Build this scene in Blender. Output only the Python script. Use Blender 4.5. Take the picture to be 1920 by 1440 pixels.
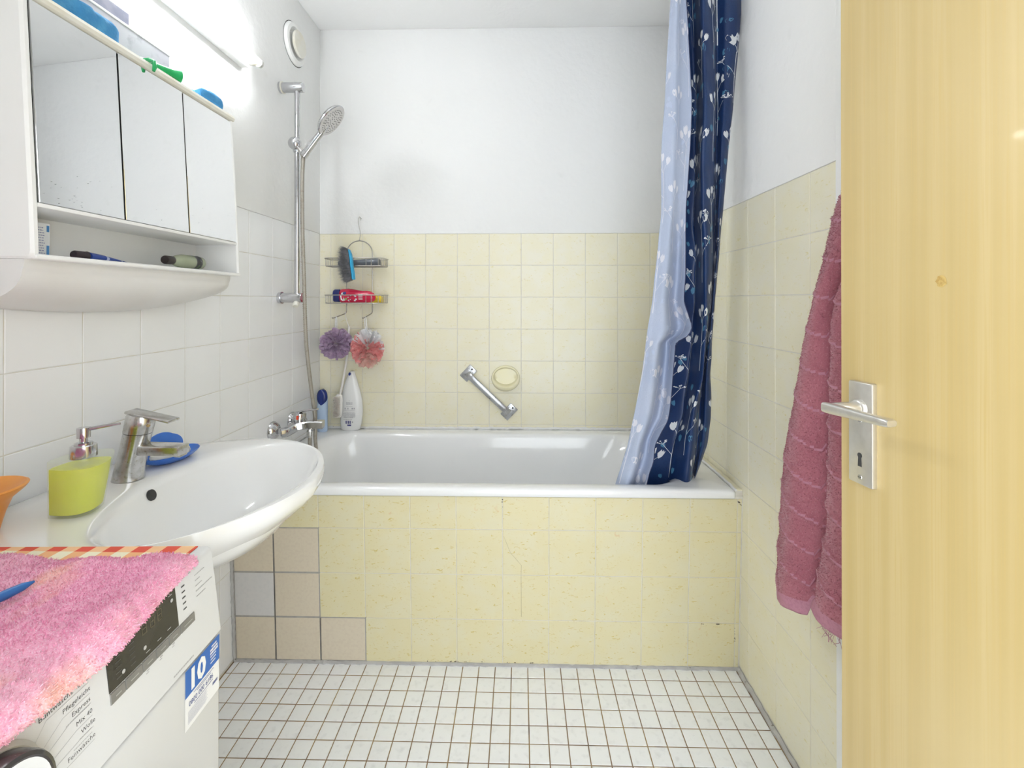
import bpy, bmesh, math, random
import numpy as np
from mathutils import Vector, Matrix, noise

for o in list(bpy.data.objects): bpy.data.objects.remove(o)
SC = bpy.context.scene
COL = SC.collection
random.seed(7); RNG = np.random.default_rng(7)
PI = math.pi

# ---------------------------------------------------------------- camera
cam = bpy.data.cameras.new('camera'); cam_o = bpy.data.objects.new('camera', cam); COL.objects.link(cam_o)
cam.sensor_width = 36.0; cam.sensor_fit = 'HORIZONTAL'
cam.lens = 846.7 * 36.0 / 1920.0
cam.shift_x = (960 - 958.29) / 1920.0
cam.shift_y = (560.97 - 720) / 1920.0
cam.clip_start = 0.02
cam_o.location = (0.96333, -1.47817, 1.21272)
cam_o.rotation_euler = (PI / 2 + 0.00218, 0, 0.02092)
SC.camera = cam_o

# ---------------------------------------------------------------- world (even fill light, added to brighten the room through the open doorway)
w = bpy.data.worlds.new('world'); SC.world = w; w.use_nodes = True
bg = w.node_tree.nodes['Background']
bg.inputs['Color'].default_value = (0.90, 0.955, 1.0, 1)
bg.inputs['Strength'].default_value = 1.7
TUBE_STRENGTH = 26.0

# ---------------------------------------------------------------- view
SC.view_settings.view_transform = 'Standard'
SC.view_settings.look = 'None'
SC.view_settings.gamma = 1.0
SC.view_settings.use_curve_mapping = False
SC.view_settings.exposure = 1.28

# ---------------------------------------------------------------- materials
MATS = {}
def mat(name, col, rough=0.5, metal=0.0, spec=0.5, vary=None, bump=None, coat=0.0, rnd=False,
        trans=0.0, alpha=1.0, emit=None, sheen=0.0, scale3=(1, 1, 1), ior=None, sss=0.0, rough_vary=None):
    """principled material; vary=(scale, colour2, lo, hi[, detail]) blends noise; bump=(scale, strength, dist)"""
    if name in MATS: return MATS[name]
    m = bpy.data.materials.new(name); m.use_nodes = True
    nt = m.node_tree; N = nt.nodes; L = nt.links
    b = N['Principled BSDF']
    b.inputs['Base Color'].default_value = (*col, 1)
    b.inputs['Roughness'].default_value = rough
    b.inputs['Metallic'].default_value = metal
    b.inputs['Specular IOR Level'].default_value = spec
    b.inputs['Coat Weight'].default_value = coat
    b.inputs['Coat Roughness'].default_value = 0.06
    b.inputs['Transmission Weight'].default_value = trans
    b.inputs['Alpha'].default_value = alpha
    b.inputs['Sheen Weight'].default_value = sheen
    if ior: b.inputs['IOR'].default_value = ior
    if sss:
        b.inputs['Subsurface Weight'].default_value = sss
        b.inputs['Subsurface Radius'].default_value = (0.02, 0.02, 0.01)
    if emit:
        b.inputs['Emission Color'].default_value = (*emit[0], 1); b.inputs['Emission Strength'].default_value = emit[1]
    vec = None
    def coords():
        nonlocal vec
        if vec: return vec
        tc = N.new('ShaderNodeTexCoord'); out = tc.outputs['Object']
        if rnd:
            oi = N.new('ShaderNodeObjectInfo'); mu = N.new('ShaderNodeMath'); mu.operation = 'MULTIPLY'; mu.inputs[1].default_value = 37.0
            L.new(oi.outputs['Random'], mu.inputs[0])
            ad = N.new('ShaderNodeVectorMath'); ad.operation = 'ADD'
            L.new(out, ad.inputs[0]); L.new(mu.outputs[0], ad.inputs[1]); out = ad.outputs[0]
        mp = N.new('ShaderNodeMapping'); mp.inputs['Scale'].default_value = scale3
        L.new(out, mp.inputs['Vector']); vec = mp.outputs['Vector']; return vec
    if vary:
        layers = vary if isinstance(vary, list) else [vary]
        prev = None
        for ly in layers:
            sc, c2, lo, hi = ly[:4]; det = ly[4] if len(ly) > 4 else 4
            n = N.new('ShaderNodeTexNoise'); n.inputs['Scale'].default_value = sc; n.inputs['Detail'].default_value = det
            if len(ly) > 5:
                mp = N.new('ShaderNodeMapping'); mp.inputs['Scale'].default_value = ly[5]
                L.new(coords(), mp.inputs['Vector']); L.new(mp.outputs['Vector'], n.inputs['Vector'])
                n.inputs['Distortion'].default_value = ly[6] if len(ly) > 6 else 0.0
            else: L.new(coords(), n.inputs['Vector'])
            mr = N.new('ShaderNodeMapRange'); mr.inputs['From Min'].default_value = lo; mr.inputs['From Max'].default_value = hi
            L.new(n.outputs['Fac'], mr.inputs['Value'])
            mx = N.new('ShaderNodeMix'); mx.data_type = 'RGBA'
            L.new(mr.outputs['Result'], mx.inputs['Factor'])
            if prev is None: mx.inputs[6].default_value = (*col, 1)
            else: L.new(prev, mx.inputs[6])
            mx.inputs[7].default_value = (*c2, 1); prev = mx.outputs[2]
        L.new(prev, b.inputs['Base Color'])
    if bump:
        n = N.new('ShaderNodeTexNoise'); n.inputs['Scale'].default_value = bump[0]; n.inputs['Detail'].default_value = 5
        L.new(coords(), n.inputs['Vector'])
        bp = N.new('ShaderNodeBump'); bp.inputs['Strength'].default_value = bump[1]; bp.inputs['Distance'].default_value = bump[2] if len(bump) > 2 else 0.002
        L.new(n.outputs['Fac'], bp.inputs['Height']); L.new(bp.outputs['Normal'], b.inputs['Normal'])
    MATS[name] = m
    return m

def clear_mat(name, tint, amount=0.85, rough=0.05):
    """thin clear plastic: transparent body with a fresnel gloss"""
    if name in MATS: return MATS[name]
    m = bpy.data.materials.new(name); m.use_nodes = True; nt = m.node_tree; N = nt.nodes; L = nt.links
    b = N['Principled BSDF']; out = N['Material Output']
    b.inputs['Base Color'].default_value = (*tint, 1); b.inputs['Roughness'].default_value = rough
    t = N.new('ShaderNodeBsdfTransparent'); t.inputs['Color'].default_value = (*[0.5 + 0.5 * c for c in tint], 1)
    mx = N.new('ShaderNodeMixShader'); mx.inputs[0].default_value = 1 - amount
    L.new(t.outputs[0], mx.inputs[1]); L.new(b.outputs[0], mx.inputs[2]); L.new(mx.outputs[0], out.inputs['Surface'])
    MATS[name] = m; return m

M_PLASTER = mat('white_plaster', (0.90, 0.90, 0.89), 0.75, bump=(38, 0.35, 0.006),
                vary=[(2.2, (0.885, 0.885, 0.87), 0.45, 0.75), (9, (0.80, 0.80, 0.78), 0.68, 0.85)])
M_CEIL = mat('ceiling_paint', (0.90, 0.90, 0.89), 0.8, bump=(60, 0.25, 0.004), vary=(3, (0.87, 0.87, 0.86), 0.5, 0.8))
M_YT = mat('cream_yellow_glaze', (0.86, 0.81, 0.61), 0.34, coat=0.08, rnd=True,
           vary=[(14, (0.86, 0.82, 0.66), 0.42, 0.62), (60, (0.78, 0.70, 0.38), 0.63, 0.72, 3, (1.0, 2.1, 1.0), 1.3),
                 (34, (0.76, 0.66, 0.44), 0.70, 0.80, 3, (1.6, 1.0, 1.0), 1.0)])
M_YA = mat('butter_yellow_glaze', (0.77, 0.70, 0.44), 0.34, coat=0.08, rnd=True,
           vary=[(14, (0.77, 0.715, 0.49), 0.42, 0.62), (60, (0.66, 0.54, 0.19), 0.62, 0.71, 3, (1.0, 2.1, 1.0), 1.3),
                 (34, (0.74, 0.58, 0.33), 0.69, 0.80, 3, (1.6, 1.0, 1.0), 1.0)])
M_WT = mat('white_glaze', (0.91, 0.915, 0.925), 0.3, coat=0.1, rnd=True, vary=(4, (0.895, 0.90, 0.905), 0.4, 0.7))
M_BT = mat('beige_matt_tile', (0.72, 0.635, 0.50), 0.45, rnd=True, vary=(120, (0.69, 0.60, 0.475), 0.45, 0.65))
M_GT = mat('pale_grey_tile', (0.69, 0.67, 0.66), 0.4, rnd=True, vary=(90, (0.66, 0.645, 0.64), 0.45, 0.65))
M_FT = mat('marbled_white_mosaic', (0.93, 0.945, 0.97), 0.32, rnd=True, vary=[(55, (0.83, 0.845, 0.87), 0.54, 0.74, 6), (9, (0.92, 0.925, 0.93), 0.5, 0.8)])
M_GROUT_W = mat('cream_grout', (0.72, 0.685, 0.60), 0.8, vary=(25, (0.76, 0.75, 0.71), 0.4, 0.6))
M_GROUT_Y = mat('pale_grout', (0.76, 0.735, 0.67), 0.8, vary=(30, (0.66, 0.62, 0.54), 0.5, 0.75))
M_GROUT_G = mat('grey_grout', (0.36, 0.34, 0.32), 0.8, vary=(40, (0.42, 0.40, 0.37), 0.4, 0.6))
M_GROUT_B = mat('rusty_brown_grout', (0.27, 0.18, 0.115), 0.85, vary=[(7, (0.36, 0.25, 0.12), 0.45, 0.62), (22, (0.13, 0.085, 0.06), 0.55, 0.72)])
M_SEAL = mat('grey_sealant', (0.46, 0.45, 0.45), 0.6, vary=[(18, (0.55, 0.54, 0.53), 0.4, 0.6), (45, (0.16, 0.14, 0.12), 0.66, 0.74)], bump=(60, 0.6, 0.004))
M_CAULK = mat('white_caulk', (0.82, 0.82, 0.81), 0.45, vary=(70, (0.22, 0.19, 0.15), 0.72, 0.78))
M_ENAMEL = mat('white_enamel', (0.91, 0.915, 0.92), 0.12, coat=0.5, vary=(5, (0.895, 0.90, 0.905), 0.45, 0.7))
M_CERAMIC = mat('white_ceramic', (0.90, 0.90, 0.895), 0.1, coat=0.6, vary=(6, (0.89, 0.89, 0.885), 0.45, 0.7))
M_WHITEPL = mat('white_plastic', (0.89, 0.89, 0.88), 0.32, vary=(8, (0.87, 0.865, 0.845), 0.45, 0.7))
M_CREAMPL = mat('yellowed_plastic', (0.80, 0.78, 0.70), 0.38, vary=(20, (0.76, 0.72, 0.60), 0.45, 0.65))
M_CHROME = mat('chrome', (0.60, 0.60, 0.62), 0.12, metal=1.0, vary=(60, (0.50, 0.50, 0.51), 0.5, 0.75))
M_CHROMEW = mat('limescaled_chrome', (0.60, 0.60, 0.60), 0.2, metal=1.0, vary=[(45, (0.48, 0.47, 0.455), 0.42, 0.62), (170, (0.40, 0.375, 0.32), 0.58, 0.7)], bump=(220, 0.08, 0.001))
M_STEEL = mat('dull_steel_wire', (0.42, 0.40, 0.365), 0.36, metal=0.75, vary=(120, (0.35, 0.28, 0.2), 0.62, 0.72))
M_SATIN = mat('satin_nickel', (0.72, 0.70, 0.66), 0.3, metal=0.85, vary=(90, (0.68, 0.66, 0.62), 0.4, 0.65))
M_MIRROR = mat('mirror_glass', (0.94, 0.945, 0.945), 0.015, metal=1.0, vary=(30, (0.90, 0.905, 0.90), 0.62, 0.8))
M_DARK = mat('black_gap', (0.03, 0.03, 0.03), 0.6, vary=(30, (0.05, 0.05, 0.05), 0.4, 0.6))

# ---------------------------------------------------------------- mesh builder
class MB:
    def __init__(s): s.v = []; s.f = []; s.m = []
    def add(s, vs, fs, mi=0):
        o = len(s.v); s.v += [tuple(p) for p in vs]; s.f += [tuple(i + o for i in f) for f in fs]; s.m += [mi] * len(fs); return s
    def rbox(s, lo, hi, r=0.003, seg=2, mtx=None, mi=0):
        bm = bmesh.new(); bmesh.ops.create_cube(bm, size=1.0)
        sz = [hi[i] - lo[i] for i in range(3)]; ce = [(hi[i] + lo[i]) / 2 for i in range(3)]
        for v in bm.verts: v.co = Vector([v.co[i] * sz[i] + ce[i] for i in range(3)])
        r = min(r, min(abs(q) for q in sz) * 0.49)
        if r > 0: bmesh.ops.bevel(bm, geom=list(bm.edges), offset=r, segments=seg, affect='EDGES', profile=0.5)
        bm.verts.index_update()
        vs = [(mtx @ v.co if mtx else v.co.copy()) for v in bm.verts]
        fs = [[v.index for v in f.verts] for f in bm.faces]; bm.free()
        return s.add(vs, fs, mi)
    def loft(s, rings, cap0=True, cap1=True, closed=True, mi=0):
        n = len(rings[0]); vs = [p for r in rings for p in r]; fs = []
        for i in range(len(rings) - 1):
            for j in range(n if closed else n - 1):
                k = (j + 1) % n
                fs.append((i * n + j, i * n + k, (i + 1) * n + k, (i + 1) * n + j))
        if cap0: fs.append(tuple(reversed(range(n))))
        if cap1: fs.append(tuple((len(rings) - 1) * n + j for j in range(n)))
        return s.add(vs, fs, mi)
    def lathe(s, prof, c=(0, 0, 0), n=28, mtx=None, cap0=True, cap1=True, mi=0, sx=1.0, sy=1.0):
        rings = []
        for r, z in prof:
            ring = []
            for j in range(n):
                a = 2 * PI * j / n; p = Vector((r * math.cos(a) * sx, r * math.sin(a) * sy, z))
                ring.append((mtx @ p if mtx else p) + Vector(c))
            rings.append(ring)
        return s.loft(rings, cap0, cap1, True, mi)
    def tube(s, pts, r, n=8, mi=0, caps=True, flat=None):
        P = [Vector(p) for p in pts]; R = r if isinstance(r, (list, tuple)) else [r] * len(P)
        t0 = (P[1] - P[0]).normalized(); up = Vector((0, 0, 1)) if abs(t0.z) < 0.9 else Vector((0, 1, 0))
        nrm = (up - t0 * up.dot(t0)).normalized(); rings = []
        for i, p in enumerate(P):
            t = ((P[min(i + 1, len(P) - 1)] - P[max(i - 1, 0)])).normalized()
            nrm = (nrm - t * nrm.dot(t)).normalized(); bn = t.cross(nrm)
            fx = flat or 1.0
            rings.append([p + (nrm * math.cos(2 * PI * j / n) * fx + bn * math.sin(2 * PI * j / n)) * R[i] for j in range(n)])
        return s.loft(rings, caps, caps, True, mi)
    def grid(s, fn, nu, nv, mi=0):
        vs = [fn(i / nu, j / nv) for j in range(nv + 1) for i in range(nu + 1)]
        fs = [(j * (nu + 1) + i, j * (nu + 1) + i + 1, (j + 1) * (nu + 1) + i + 1, (j + 1) * (nu + 1) + i) for j in range(nv) for i in range(nu)]
        return s.add(vs, fs, mi)
    def ball(s, c, r, n=14, m=9, mi=0, mtx=None):
        if not isinstance(r, (list, tuple)): r = (r, r, r)
        vs = []; fs = []
        for i in range(m + 1):
            t = PI * i / m
            for j in range(n):
                a = 2 * PI * j / n
                p = Vector((r[0] * math.sin(t) * math.cos(a), r[1] * math.sin(t) * math.sin(a), r[2] * math.cos(t)))
                vs.append((mtx @ p if mtx else p) + Vector(c))
        for i in range(m):
            for j in range(n):
                k = (j + 1) % n; fs.append((i * n + j, (i + 1) * n + j, (i + 1) * n + k, i * n + k))
        return s.add(vs, fs, mi)
    def mesh(s, name, mats, sharp=35, smooth=True):
        me = bpy.data.meshes.new(name); me.from_pydata(s.v, [], s.f)
        for m in (mats if isinstance(mats, (list, tuple)) else [mats]): me.materials.append(m)
        if len(set(s.m)) > 1:
            me.polygons.foreach_set('material_index', s.m)
        bm = bmesh.new(); bm.from_mesh(me); bmesh.ops.remove_doubles(bm, verts=bm.verts, dist=1e-6)
        bmesh.ops.recalc_face_normals(bm, faces=bm.faces) if getattr(s, 'recalc', True) else None
        bm.to_mesh(me); bm.free()
        if smooth:
            me.polygons.foreach_set('use_smooth', [True] * len(me.polygons))
            if sharp is not None: me.set_sharp_from_angle(angle=math.radians(sharp))
        me.update(); return me
    def build(s, name, mats, parent=None, sharp=35, smooth=True):
        o = bpy.data.objects.new(name, s.mesh(name, mats, sharp, smooth)); COL.objects.link(o)
        if parent is not None: attach(o, parent)
        return o

def wtrans(o):
    if o.parent is None: return Vector(o.location)
    return wtrans(o.parent) + o.matrix_parent_inverse.to_translation() + Vector(o.location)
def attach(o, parent):
    o.parent = parent; o.matrix_parent_inverse = Matrix.Translation(-wtrans(parent))

def tag(o, label=None, cat=None, group=None, kind=None):
    if label: o['label'] = label
    if cat: o['category'] = cat
    if group: o['group'] = group
    if kind: o['kind'] = kind
    return o
def thing(name, label, cat, loc, group=None):
    o = bpy.data.objects.new(name, None); COL.objects.link(o); o.location = loc; o.empty_display_size = 0.05
    return tag(o, label, cat, group)
def axis_mtx(d, up=(0, 0, 1)):
    """matrix whose z column is d"""
    z = Vector(d).normalized(); u = Vector(up)
    if abs(z.dot(u)) > 0.98: u = Vector((1, 0, 0))
    x = u.cross(z).normalized(); y = z.cross(x)
    return Matrix((x, y, z)).transposed()
def catmull(P, n):
    """smooth resample of a polyline of tuples, n samples per segment"""
    P = [np.array(p, float) for p in P]; Q = [2 * P[0] - P[1]] + P + [2 * P[-1] - P[-2]]; out = []
    for i in range(1, len(Q) - 2):
        for k in range(n):
            t = k / n; a, b, c, d = Q[i - 1], Q[i], Q[i + 1], Q[i + 2]
            out.append(0.5 * (2 * b + (c - a) * t + (2 * a - 5 * b + 4 * c - d) * t * t + (3 * b - a - 3 * c + d) * t ** 3))
    out.append(P[-1]); return out
def text_mesh(txt, size, org, xd, yd, name, m, parent, align='LEFT', lift=0.0002, sx=1.0, bold=0.0):
    """flat lettering laid on a surface: org is the baseline start, xd the reading direction, yd up"""
    cu = bpy.data.curves.new(name, 'FONT'); cu.body = txt; cu.size = size; cu.align_x = align; cu.resolution_u = 2; cu.offset = bold
    t = bpy.data.objects.new(name, cu); COL.objects.link(t)
    me = bpy.data.meshes.new_from_object(t.evaluated_get(bpy.context.evaluated_depsgraph_get()))
    bpy.data.objects.remove(t); bpy.data.curves.remove(cu)
    xd = Vector(xd).normalized(); yd = Vector(yd).normalized(); n = xd.cross(yd); o0 = Vector(org)
    for v in me.vertices: v.co = o0 + xd * v.co.x * sx + yd * v.co.y + n * lift
    me.name = name; me.materials.clear(); me.materials.append(m)
    o = bpy.data.objects.new(name, me); COL.objects.link(o)
    if parent is not None: attach(o, parent)
    return o
def quad_on(mb, org, xd, yd, x0, x1, y0, y1, lift=0.0002, mi=0):
    xd = Vector(xd).normalized(); yd = Vector(yd).normalized(); n = xd.cross(yd); o = Vector(org) + n * lift
    mb.add([o + xd * x0 + yd * y0, o + xd * x1 + yd * y0, o + xd * x1 + yd * y1, o + xd * x0 + yd * y1], [(0, 1, 2, 3)], mi)
def tufts(me, count, h, wd, name, m, parent, seed=3, mask=None):
    """short pile: one thin blade per tuft, scattered over the faces of a mesh"""
    rg = np.random.default_rng(seed); me.calc_loop_triangles()
    V = np.empty(len(me.vertices) * 3); me.vertices.foreach_get('co', V); V = V.reshape(-1, 3)
    T = np.empty(len(me.loop_triangles) * 3, np.int32); me.loop_triangles.foreach_get('vertices', T); T = T.reshape(-1, 3)
    a, b, c = V[T[:, 0]], V[T[:, 1]], V[T[:, 2]]; nr = np.cross(b - a, c - a); ar = np.linalg.norm(nr, axis=1) + 1e-12; nr = nr / ar[:, None]
    pick = rg.choice(len(T), count, p=ar / ar.sum()); u = rg.random((count, 2)); sq = np.sqrt(u[:, :1]); u2 = u[:, 1:]
    p = a[pick] * (1 - sq) + b[pick] * sq * (1 - u2) + c[pick] * sq * u2; n = nr[pick]
    if mask is not None:
        k = mask(p); p = p[k]; n = n[k]; count = len(p)
    j = rg.normal(size=(count, 3)); j -= n * (j * n).sum(1, keepdims=True); j /= np.linalg.norm(j, axis=1, keepdims=True)
    side = np.cross(n, j); lean = n * 0.85 + j * rg.uniform(0.1, 0.9, (count, 1)); hh = h * rg.uniform(0.6, 1.3, (count, 1))
    v0 = p - side * wd / 2 - n * 0.0008; v1 = p + side * wd / 2 - n * 0.0008; v2 = p + lean * hh + side * wd * 0.25; v3 = p + lean * hh - side * wd * 0.25
    vs = np.stack([v0, v1, v2, v3], 1).reshape(-1, 3)
    me2 = bpy.data.meshes.new(name); me2.vertices.add(len(vs)); me2.vertices.foreach_set('co', vs.ravel())
    me2.loops.add(count * 4); me2.loops.foreach_set('vertex_index', np.arange(count * 4, dtype=np.int32))
    me2.polygons.add(count); me2.polygons.foreach_set('loop_start', np.arange(0, count * 4, 4, dtype=np.int32))
    me2.update(calc_edges=True); me2.materials.append(m)
    o = bpy.data.objects.new(name, me2); COL.objects.link(o); attach(o, parent); o['kind'] = 'stuff'; return o

# ================================================================ the setting
W, D_BACK, H = 1.681, 0.666, 2.507
Y0 = -1.65
def struct(name, mb, mats, parent=None, sharp=30):
    o = mb.build(name, mats, parent, sharp)
    if parent is None: o['kind'] = 'structure'
    return o
TILES = {}
def tile_mesh(wd, ht, m, th=0.005, ch=0.0012, rr=0.0):
    key = (round(wd, 4), round(ht, 4), m.name)
    if key in TILES: return TILES[key]
    a, b = wd / 2, ht / 2; mb = MB()
    def ring(x, y, z): return [(-x, -y, z), (x, -y, z), (x, y, z), (-x, y, z)]
    mb.loft([ring(a, b, -th), ring(a, b, -ch * 0.7), ring(a - ch, b - ch, 0)], True, True)
    TILES[key] = mb.mesh('tile', m, 50, False); return TILES[key]
def put_tile(parent, x, y, z, rot, wd, ht, m):
    if wd < 0.008 or ht < 0.008: return None
    o = bpy.data.objects.new('tile', tile_mesh(wd, ht, m)); COL.objects.link(o)
    j = lambda a: random.uniform(-a, a)
    o.rotation_euler = (rot[0] + j(0.0018), rot[1] + j(0.0018), rot[2]); o.location = (x, y, z); attach(o, parent); return o
def joints(first, pitch, lo, hi):
    out = [lo]; k = math.ceil((lo + 0.004 - first) / pitch)
    while first + k * pitch < hi - 0.004: out.append(first + k * pitch); k += 1
    return out + [hi]
JW = 0.0022

# floor ----------------------------------------------------------
mb = MB(); mb.rbox((-0.05, Y0, -0.12), (W + 0.05, D_BACK, -0.0014), 0)
floor = struct('floor', mb, M_GROUT_B)
fp = 0.05366
xs = joints(0.71884, fp, 0.002, W - 0.012); ys = joints(-0.02571, fp, Y0, 0.020)
near = MB()
for yi in range(len(ys) - 1):
    for xi in range(len(xs) - 1):
        x0, x1, y0, y1 = xs[xi], xs[xi + 1], ys[yi], ys[yi + 1]
        g = 0.0015
        if y0 > -0.43:
            put_tile(floor, (x0 + x1) / 2, (y0 + y1) / 2, random.uniform(-0.0002, 0.0003), (0, 0, 0), x1 - x0 - 2 * g, y1 - y0 - 2 * g, M_FT)
        else: near.rbox((x0 + g, y0 + g, -0.006), (x1 - g, y1 - g, 0), 0)
o = near.build('mosaic_field', M_FT, floor, smooth=False); o['kind'] = 'stuff'

# left wall --------------------------------------------------------
ZT = 1.532
mb = MB(); mb.rbox((-0.12, Y0, -0.1), (-0.0013, D_BACK, ZT - 0.001), 0, mi=0); mb.rbox((-0.12, Y0, ZT - 0.001), (0.0035, D_BACK, H), 0.003, mi=1)
wall_left = struct('wall_left', mb, [M_GROUT_W, M_PLASTER])
ys = joints(-0.6554, 0.152, Y0, D_BACK); zs = joints(1.532, 0.15247, 0.001, ZT)
for i in range(len(ys) - 1):
    for k in range(len(zs) - 1):
        put_tile(wall_left, 0, (ys[i] + ys[i + 1]) / 2, (zs[k] + zs[k + 1]) / 2, (PI / 2, 0, PI / 2), ys[i + 1] - ys[i] - JW, zs[k + 1] - zs[k] - JW, M_WT)
# back wall --------------------------------------------------------
ZB = 1.530
mb = MB(); mb.rbox((-0.05, D_BACK + 0.0013, -0.1), (W + 0.05, D_BACK + 0.12, ZB - 0.001), 0, mi=0); mb.rbox((-0.05, D_BACK - 0.0035, ZB - 0.001), (W + 0.05, D_BACK + 0.12, H), 0.003, mi=1)
wall_back = struct('wall_back', mb, [M_GROUT_Y, M_PLASTER])
xs = joints(0.35857, 0.152, 0.002, W - 0.001); zs = joints(1.53018, 0.15159, 0.606, ZB)
for i in range(len(xs) - 1):
    for k in range(len(zs) - 1):
        xc, zc = (xs[i] + xs[i + 1]) / 2, (zs[k] + zs[k + 1]) / 2
        put_tile(wall_back, xc, D_BACK, zc, (PI / 2, 0, 0), xs[i + 1] - xs[i] - JW, zs[k + 1] - zs[k] - JW, M_YT)
# right wall -------------------------------------------------------
ZR = 1.5306; YE = -0.440
mb = MB(); mb.rbox((W + 0.0013, YE, -0.1), (W + 0.12, D_BACK + 0.05, ZR - 0.001), 0, mi=0); mb.rbox((W - 0.0035, YE, ZR - 0.001), (W + 0.12, D_BACK + 0.05, H), 0.003, mi=1)
mb.rbox((W - 0.0035, Y0, -0.1), (W + 0.12, YE, H), 0, mi=1)
wall_right = struct('wall_right', mb, [M_GROUT_Y, M_PLASTER])
ys = joints(0.11364, 0.152, YE, D_BACK - 0.001); zs = joints(1.53057, 0.15191, 0.012, ZR)
for i in range(len(ys) - 1):
    for k in range(len(zs) - 1):
        put_tile(wall_right, W, (ys[i] + ys[i + 1]) / 2, (zs[k] + zs[k + 1]) / 2, (PI / 2, 0, -PI / 2), ys[i + 1] - ys[i] - JW, zs[k + 1] - zs[k] - JW, M_YT)
# ceiling ----------------------------------------------------------
mb = MB(); mb.rbox((-0.12, Y0, H), (W + 0.12, D_BACK + 0.12, H + 0.1), 0); ceiling = struct('ceiling', mb, M_CEIL)
# front wall with the open doorway the picture is taken from
YF = -1.53
mb = MB(); mb.rbox((-0.05, YF - 0.12, -0.1), (0.70, YF, H), 0); mb.rbox((0.70, YF - 0.12, 2.02), (1.585, YF, H), 0); mb.rbox((1.585, YF - 0.12, -0.1), (W + 0.05, YF, H), 0)
struct('wall_front', mb, M_PLASTER)
# sealant runs along the floor and the tub
def bead(name, pts, r, m, wob=0.0015):
    P = []
    for a, b in zip(pts[:-1], pts[1:]):
        a, b = Vector(a), Vector(b); n = max(2, int((b - a).length / 0.012))
        for i in range(n): P.append(a + (b - a) * i / n + Vector([random.uniform(-wob, wob) for _ in range(3)]))
    P.append(Vector(pts[-1])); mb = MB(); mb.tube(P, [r * random.uniform(0.8, 1.25) for _ in P], 6)
    return struct(name, mb, m)
bead('trim_1', [(0.006, 0.022, 0.001), (W - 0.006, 0.022, 0.001)], 0.0062, M_SEAL)
bead('trim_2', [(W - 0.003, 0.02, 0.001), (W - 0.003, YE, 0.001)], 0.0085, M_SEAL)
bead('trim_3', [(0.003, 0.020, 0.002), (0.003, 0.0, 0.44), (0.003, -0.004, 0.57)], 0.0055, M_SEAL)
bead('trim_4', [(0.01, D_BACK - 0.001, 0.6045), (W - 0.01, D_BACK - 0.001, 0.6045)], 0.0062, M_CAULK)
bead('trim_5', [(0.002, 0.0, 0.601), (0.002, D_BACK - 0.01, 0.606)], 0.005, M_CAULK)
bead('trim_6', [(1.657, -0.008, 0.602), (1.657, D_BACK - 0.01, 0.604)], 0.0045, M_CAULK)
# narrow tiled ledge between the tub and the right wall
mb = MB(); mb.rbox((1.656, -0.002, 0.5745), (W, D_BACK, 0.598), 0.002); ledge = struct('trim_7', mb, M_GROUT_Y)
for i in range(len(ys) - 1):
    a, b = max(ys[i], -0.003), ys[i + 1]
    if b - a > 0.01: put_tile(ledge, (1.659 + W) / 2, (a + b) / 2, 0.6005, (0, 0, 0), W - 1.659 - 0.002, b - a - JW, M_YT)

# door, swung open against the right wall ---------------------------
M_OAK = mat('pale_oak_veneer', (0.60, 0.45, 0.19), 0.42, coat=0.12,
            vary=[(45, (0.66, 0.51, 0.24), 0.38, 0.62, 3, (1, 1, 0.016)), (420, (0.63, 0.465, 0.19), 0.50, 0.75, 2, (1, 1, 0.012)), (1.6, (0.67, 0.535, 0.28), 0.45, 0.7, 2)])
DC = Vector((1.458, -0.77, 0)); DU = Vector((0.1465, -0.989, 0)).normalized(); DN = Vector((-DU.y * -1, 0, 0))
DN = Vector((DU.y, -DU.x, 0))           # faces the room (towards -x)
DM = Matrix.Translation(DC) @ Matrix((DU, DN, Vector((0, 0, 1)))).transposed().to_4x4()
mb = MB(); mb.rbox((0, -0.040, 0.008), (0.735, 0, 1.99), 0.0015, mtx=DM)
door = struct('door_1', mb, M_OAK)
def dw(s, off, z): return DM @ Vector((s, off, z))
mb = MB(); mb.rbox((0.0215, -0.002, 0.945), (0.0605, 0.0085, 1.094), 0.0025, mtx=DM)
plate = mb.build('handle_plate', M_SATIN, door)
for z in (1.0385, 0.956):
    mb = MB(); mb.lathe([(0.0001, 0.0004), (0.003, 0.0004), (0.0036, -0.0003), (0.0036, -0.004)], dw(0.041, 0.0088, z), 12, axis_mtx(DN))
    q = dw(0.041, 0.0093, z); mb.add([q + DU * -0.0025 + Vector((0, 0, 0.0004)), q + DU * 0.0025 + Vector((0, 0, 0.0004)), q + DU * 0.0025 - Vector((0, 0, 0.0004)), q - DU * 0.0025 - Vector((0, 0, 0.0004))], [(0, 1, 2, 3)], 1)
    mb.build('screw', [M_CHROMEW, M_DARK], plate)
mb = MB(); kp = [(0.0038 * math.cos(a), 0.0045 + 0.0038 * math.sin(a)) for a in [(-50 + 280 * i / 14) * PI / 180 for i in range(15)]] + [(-0.0032, -0.0115), (0.0032, -0.0115)]
mb.add([dw(0.041 + a, 0.00875, 0.983 + b) for a, b in kp], [tuple(range(len(kp)))]); mb.build('keyhole', M_DARK, plate, smooth=False)
mb = MB()
mb.lathe([(0.0125, 0.0), (0.0125, 0.004), (0.0105, 0.006)], dw(0.041, 0.008, 1.056), 20, axis_mtx(DN))
path = [dw(0.041, 0.010, 1.056), dw(0.040, 0.028, 1.056), dw(0.034, 0.040, 1.055), dw(0.028, 0.0455, 1.054)]
mb.tube(path, [0.0095, 0.0092, 0.0085, 0.007], 14)
rings = []
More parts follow.
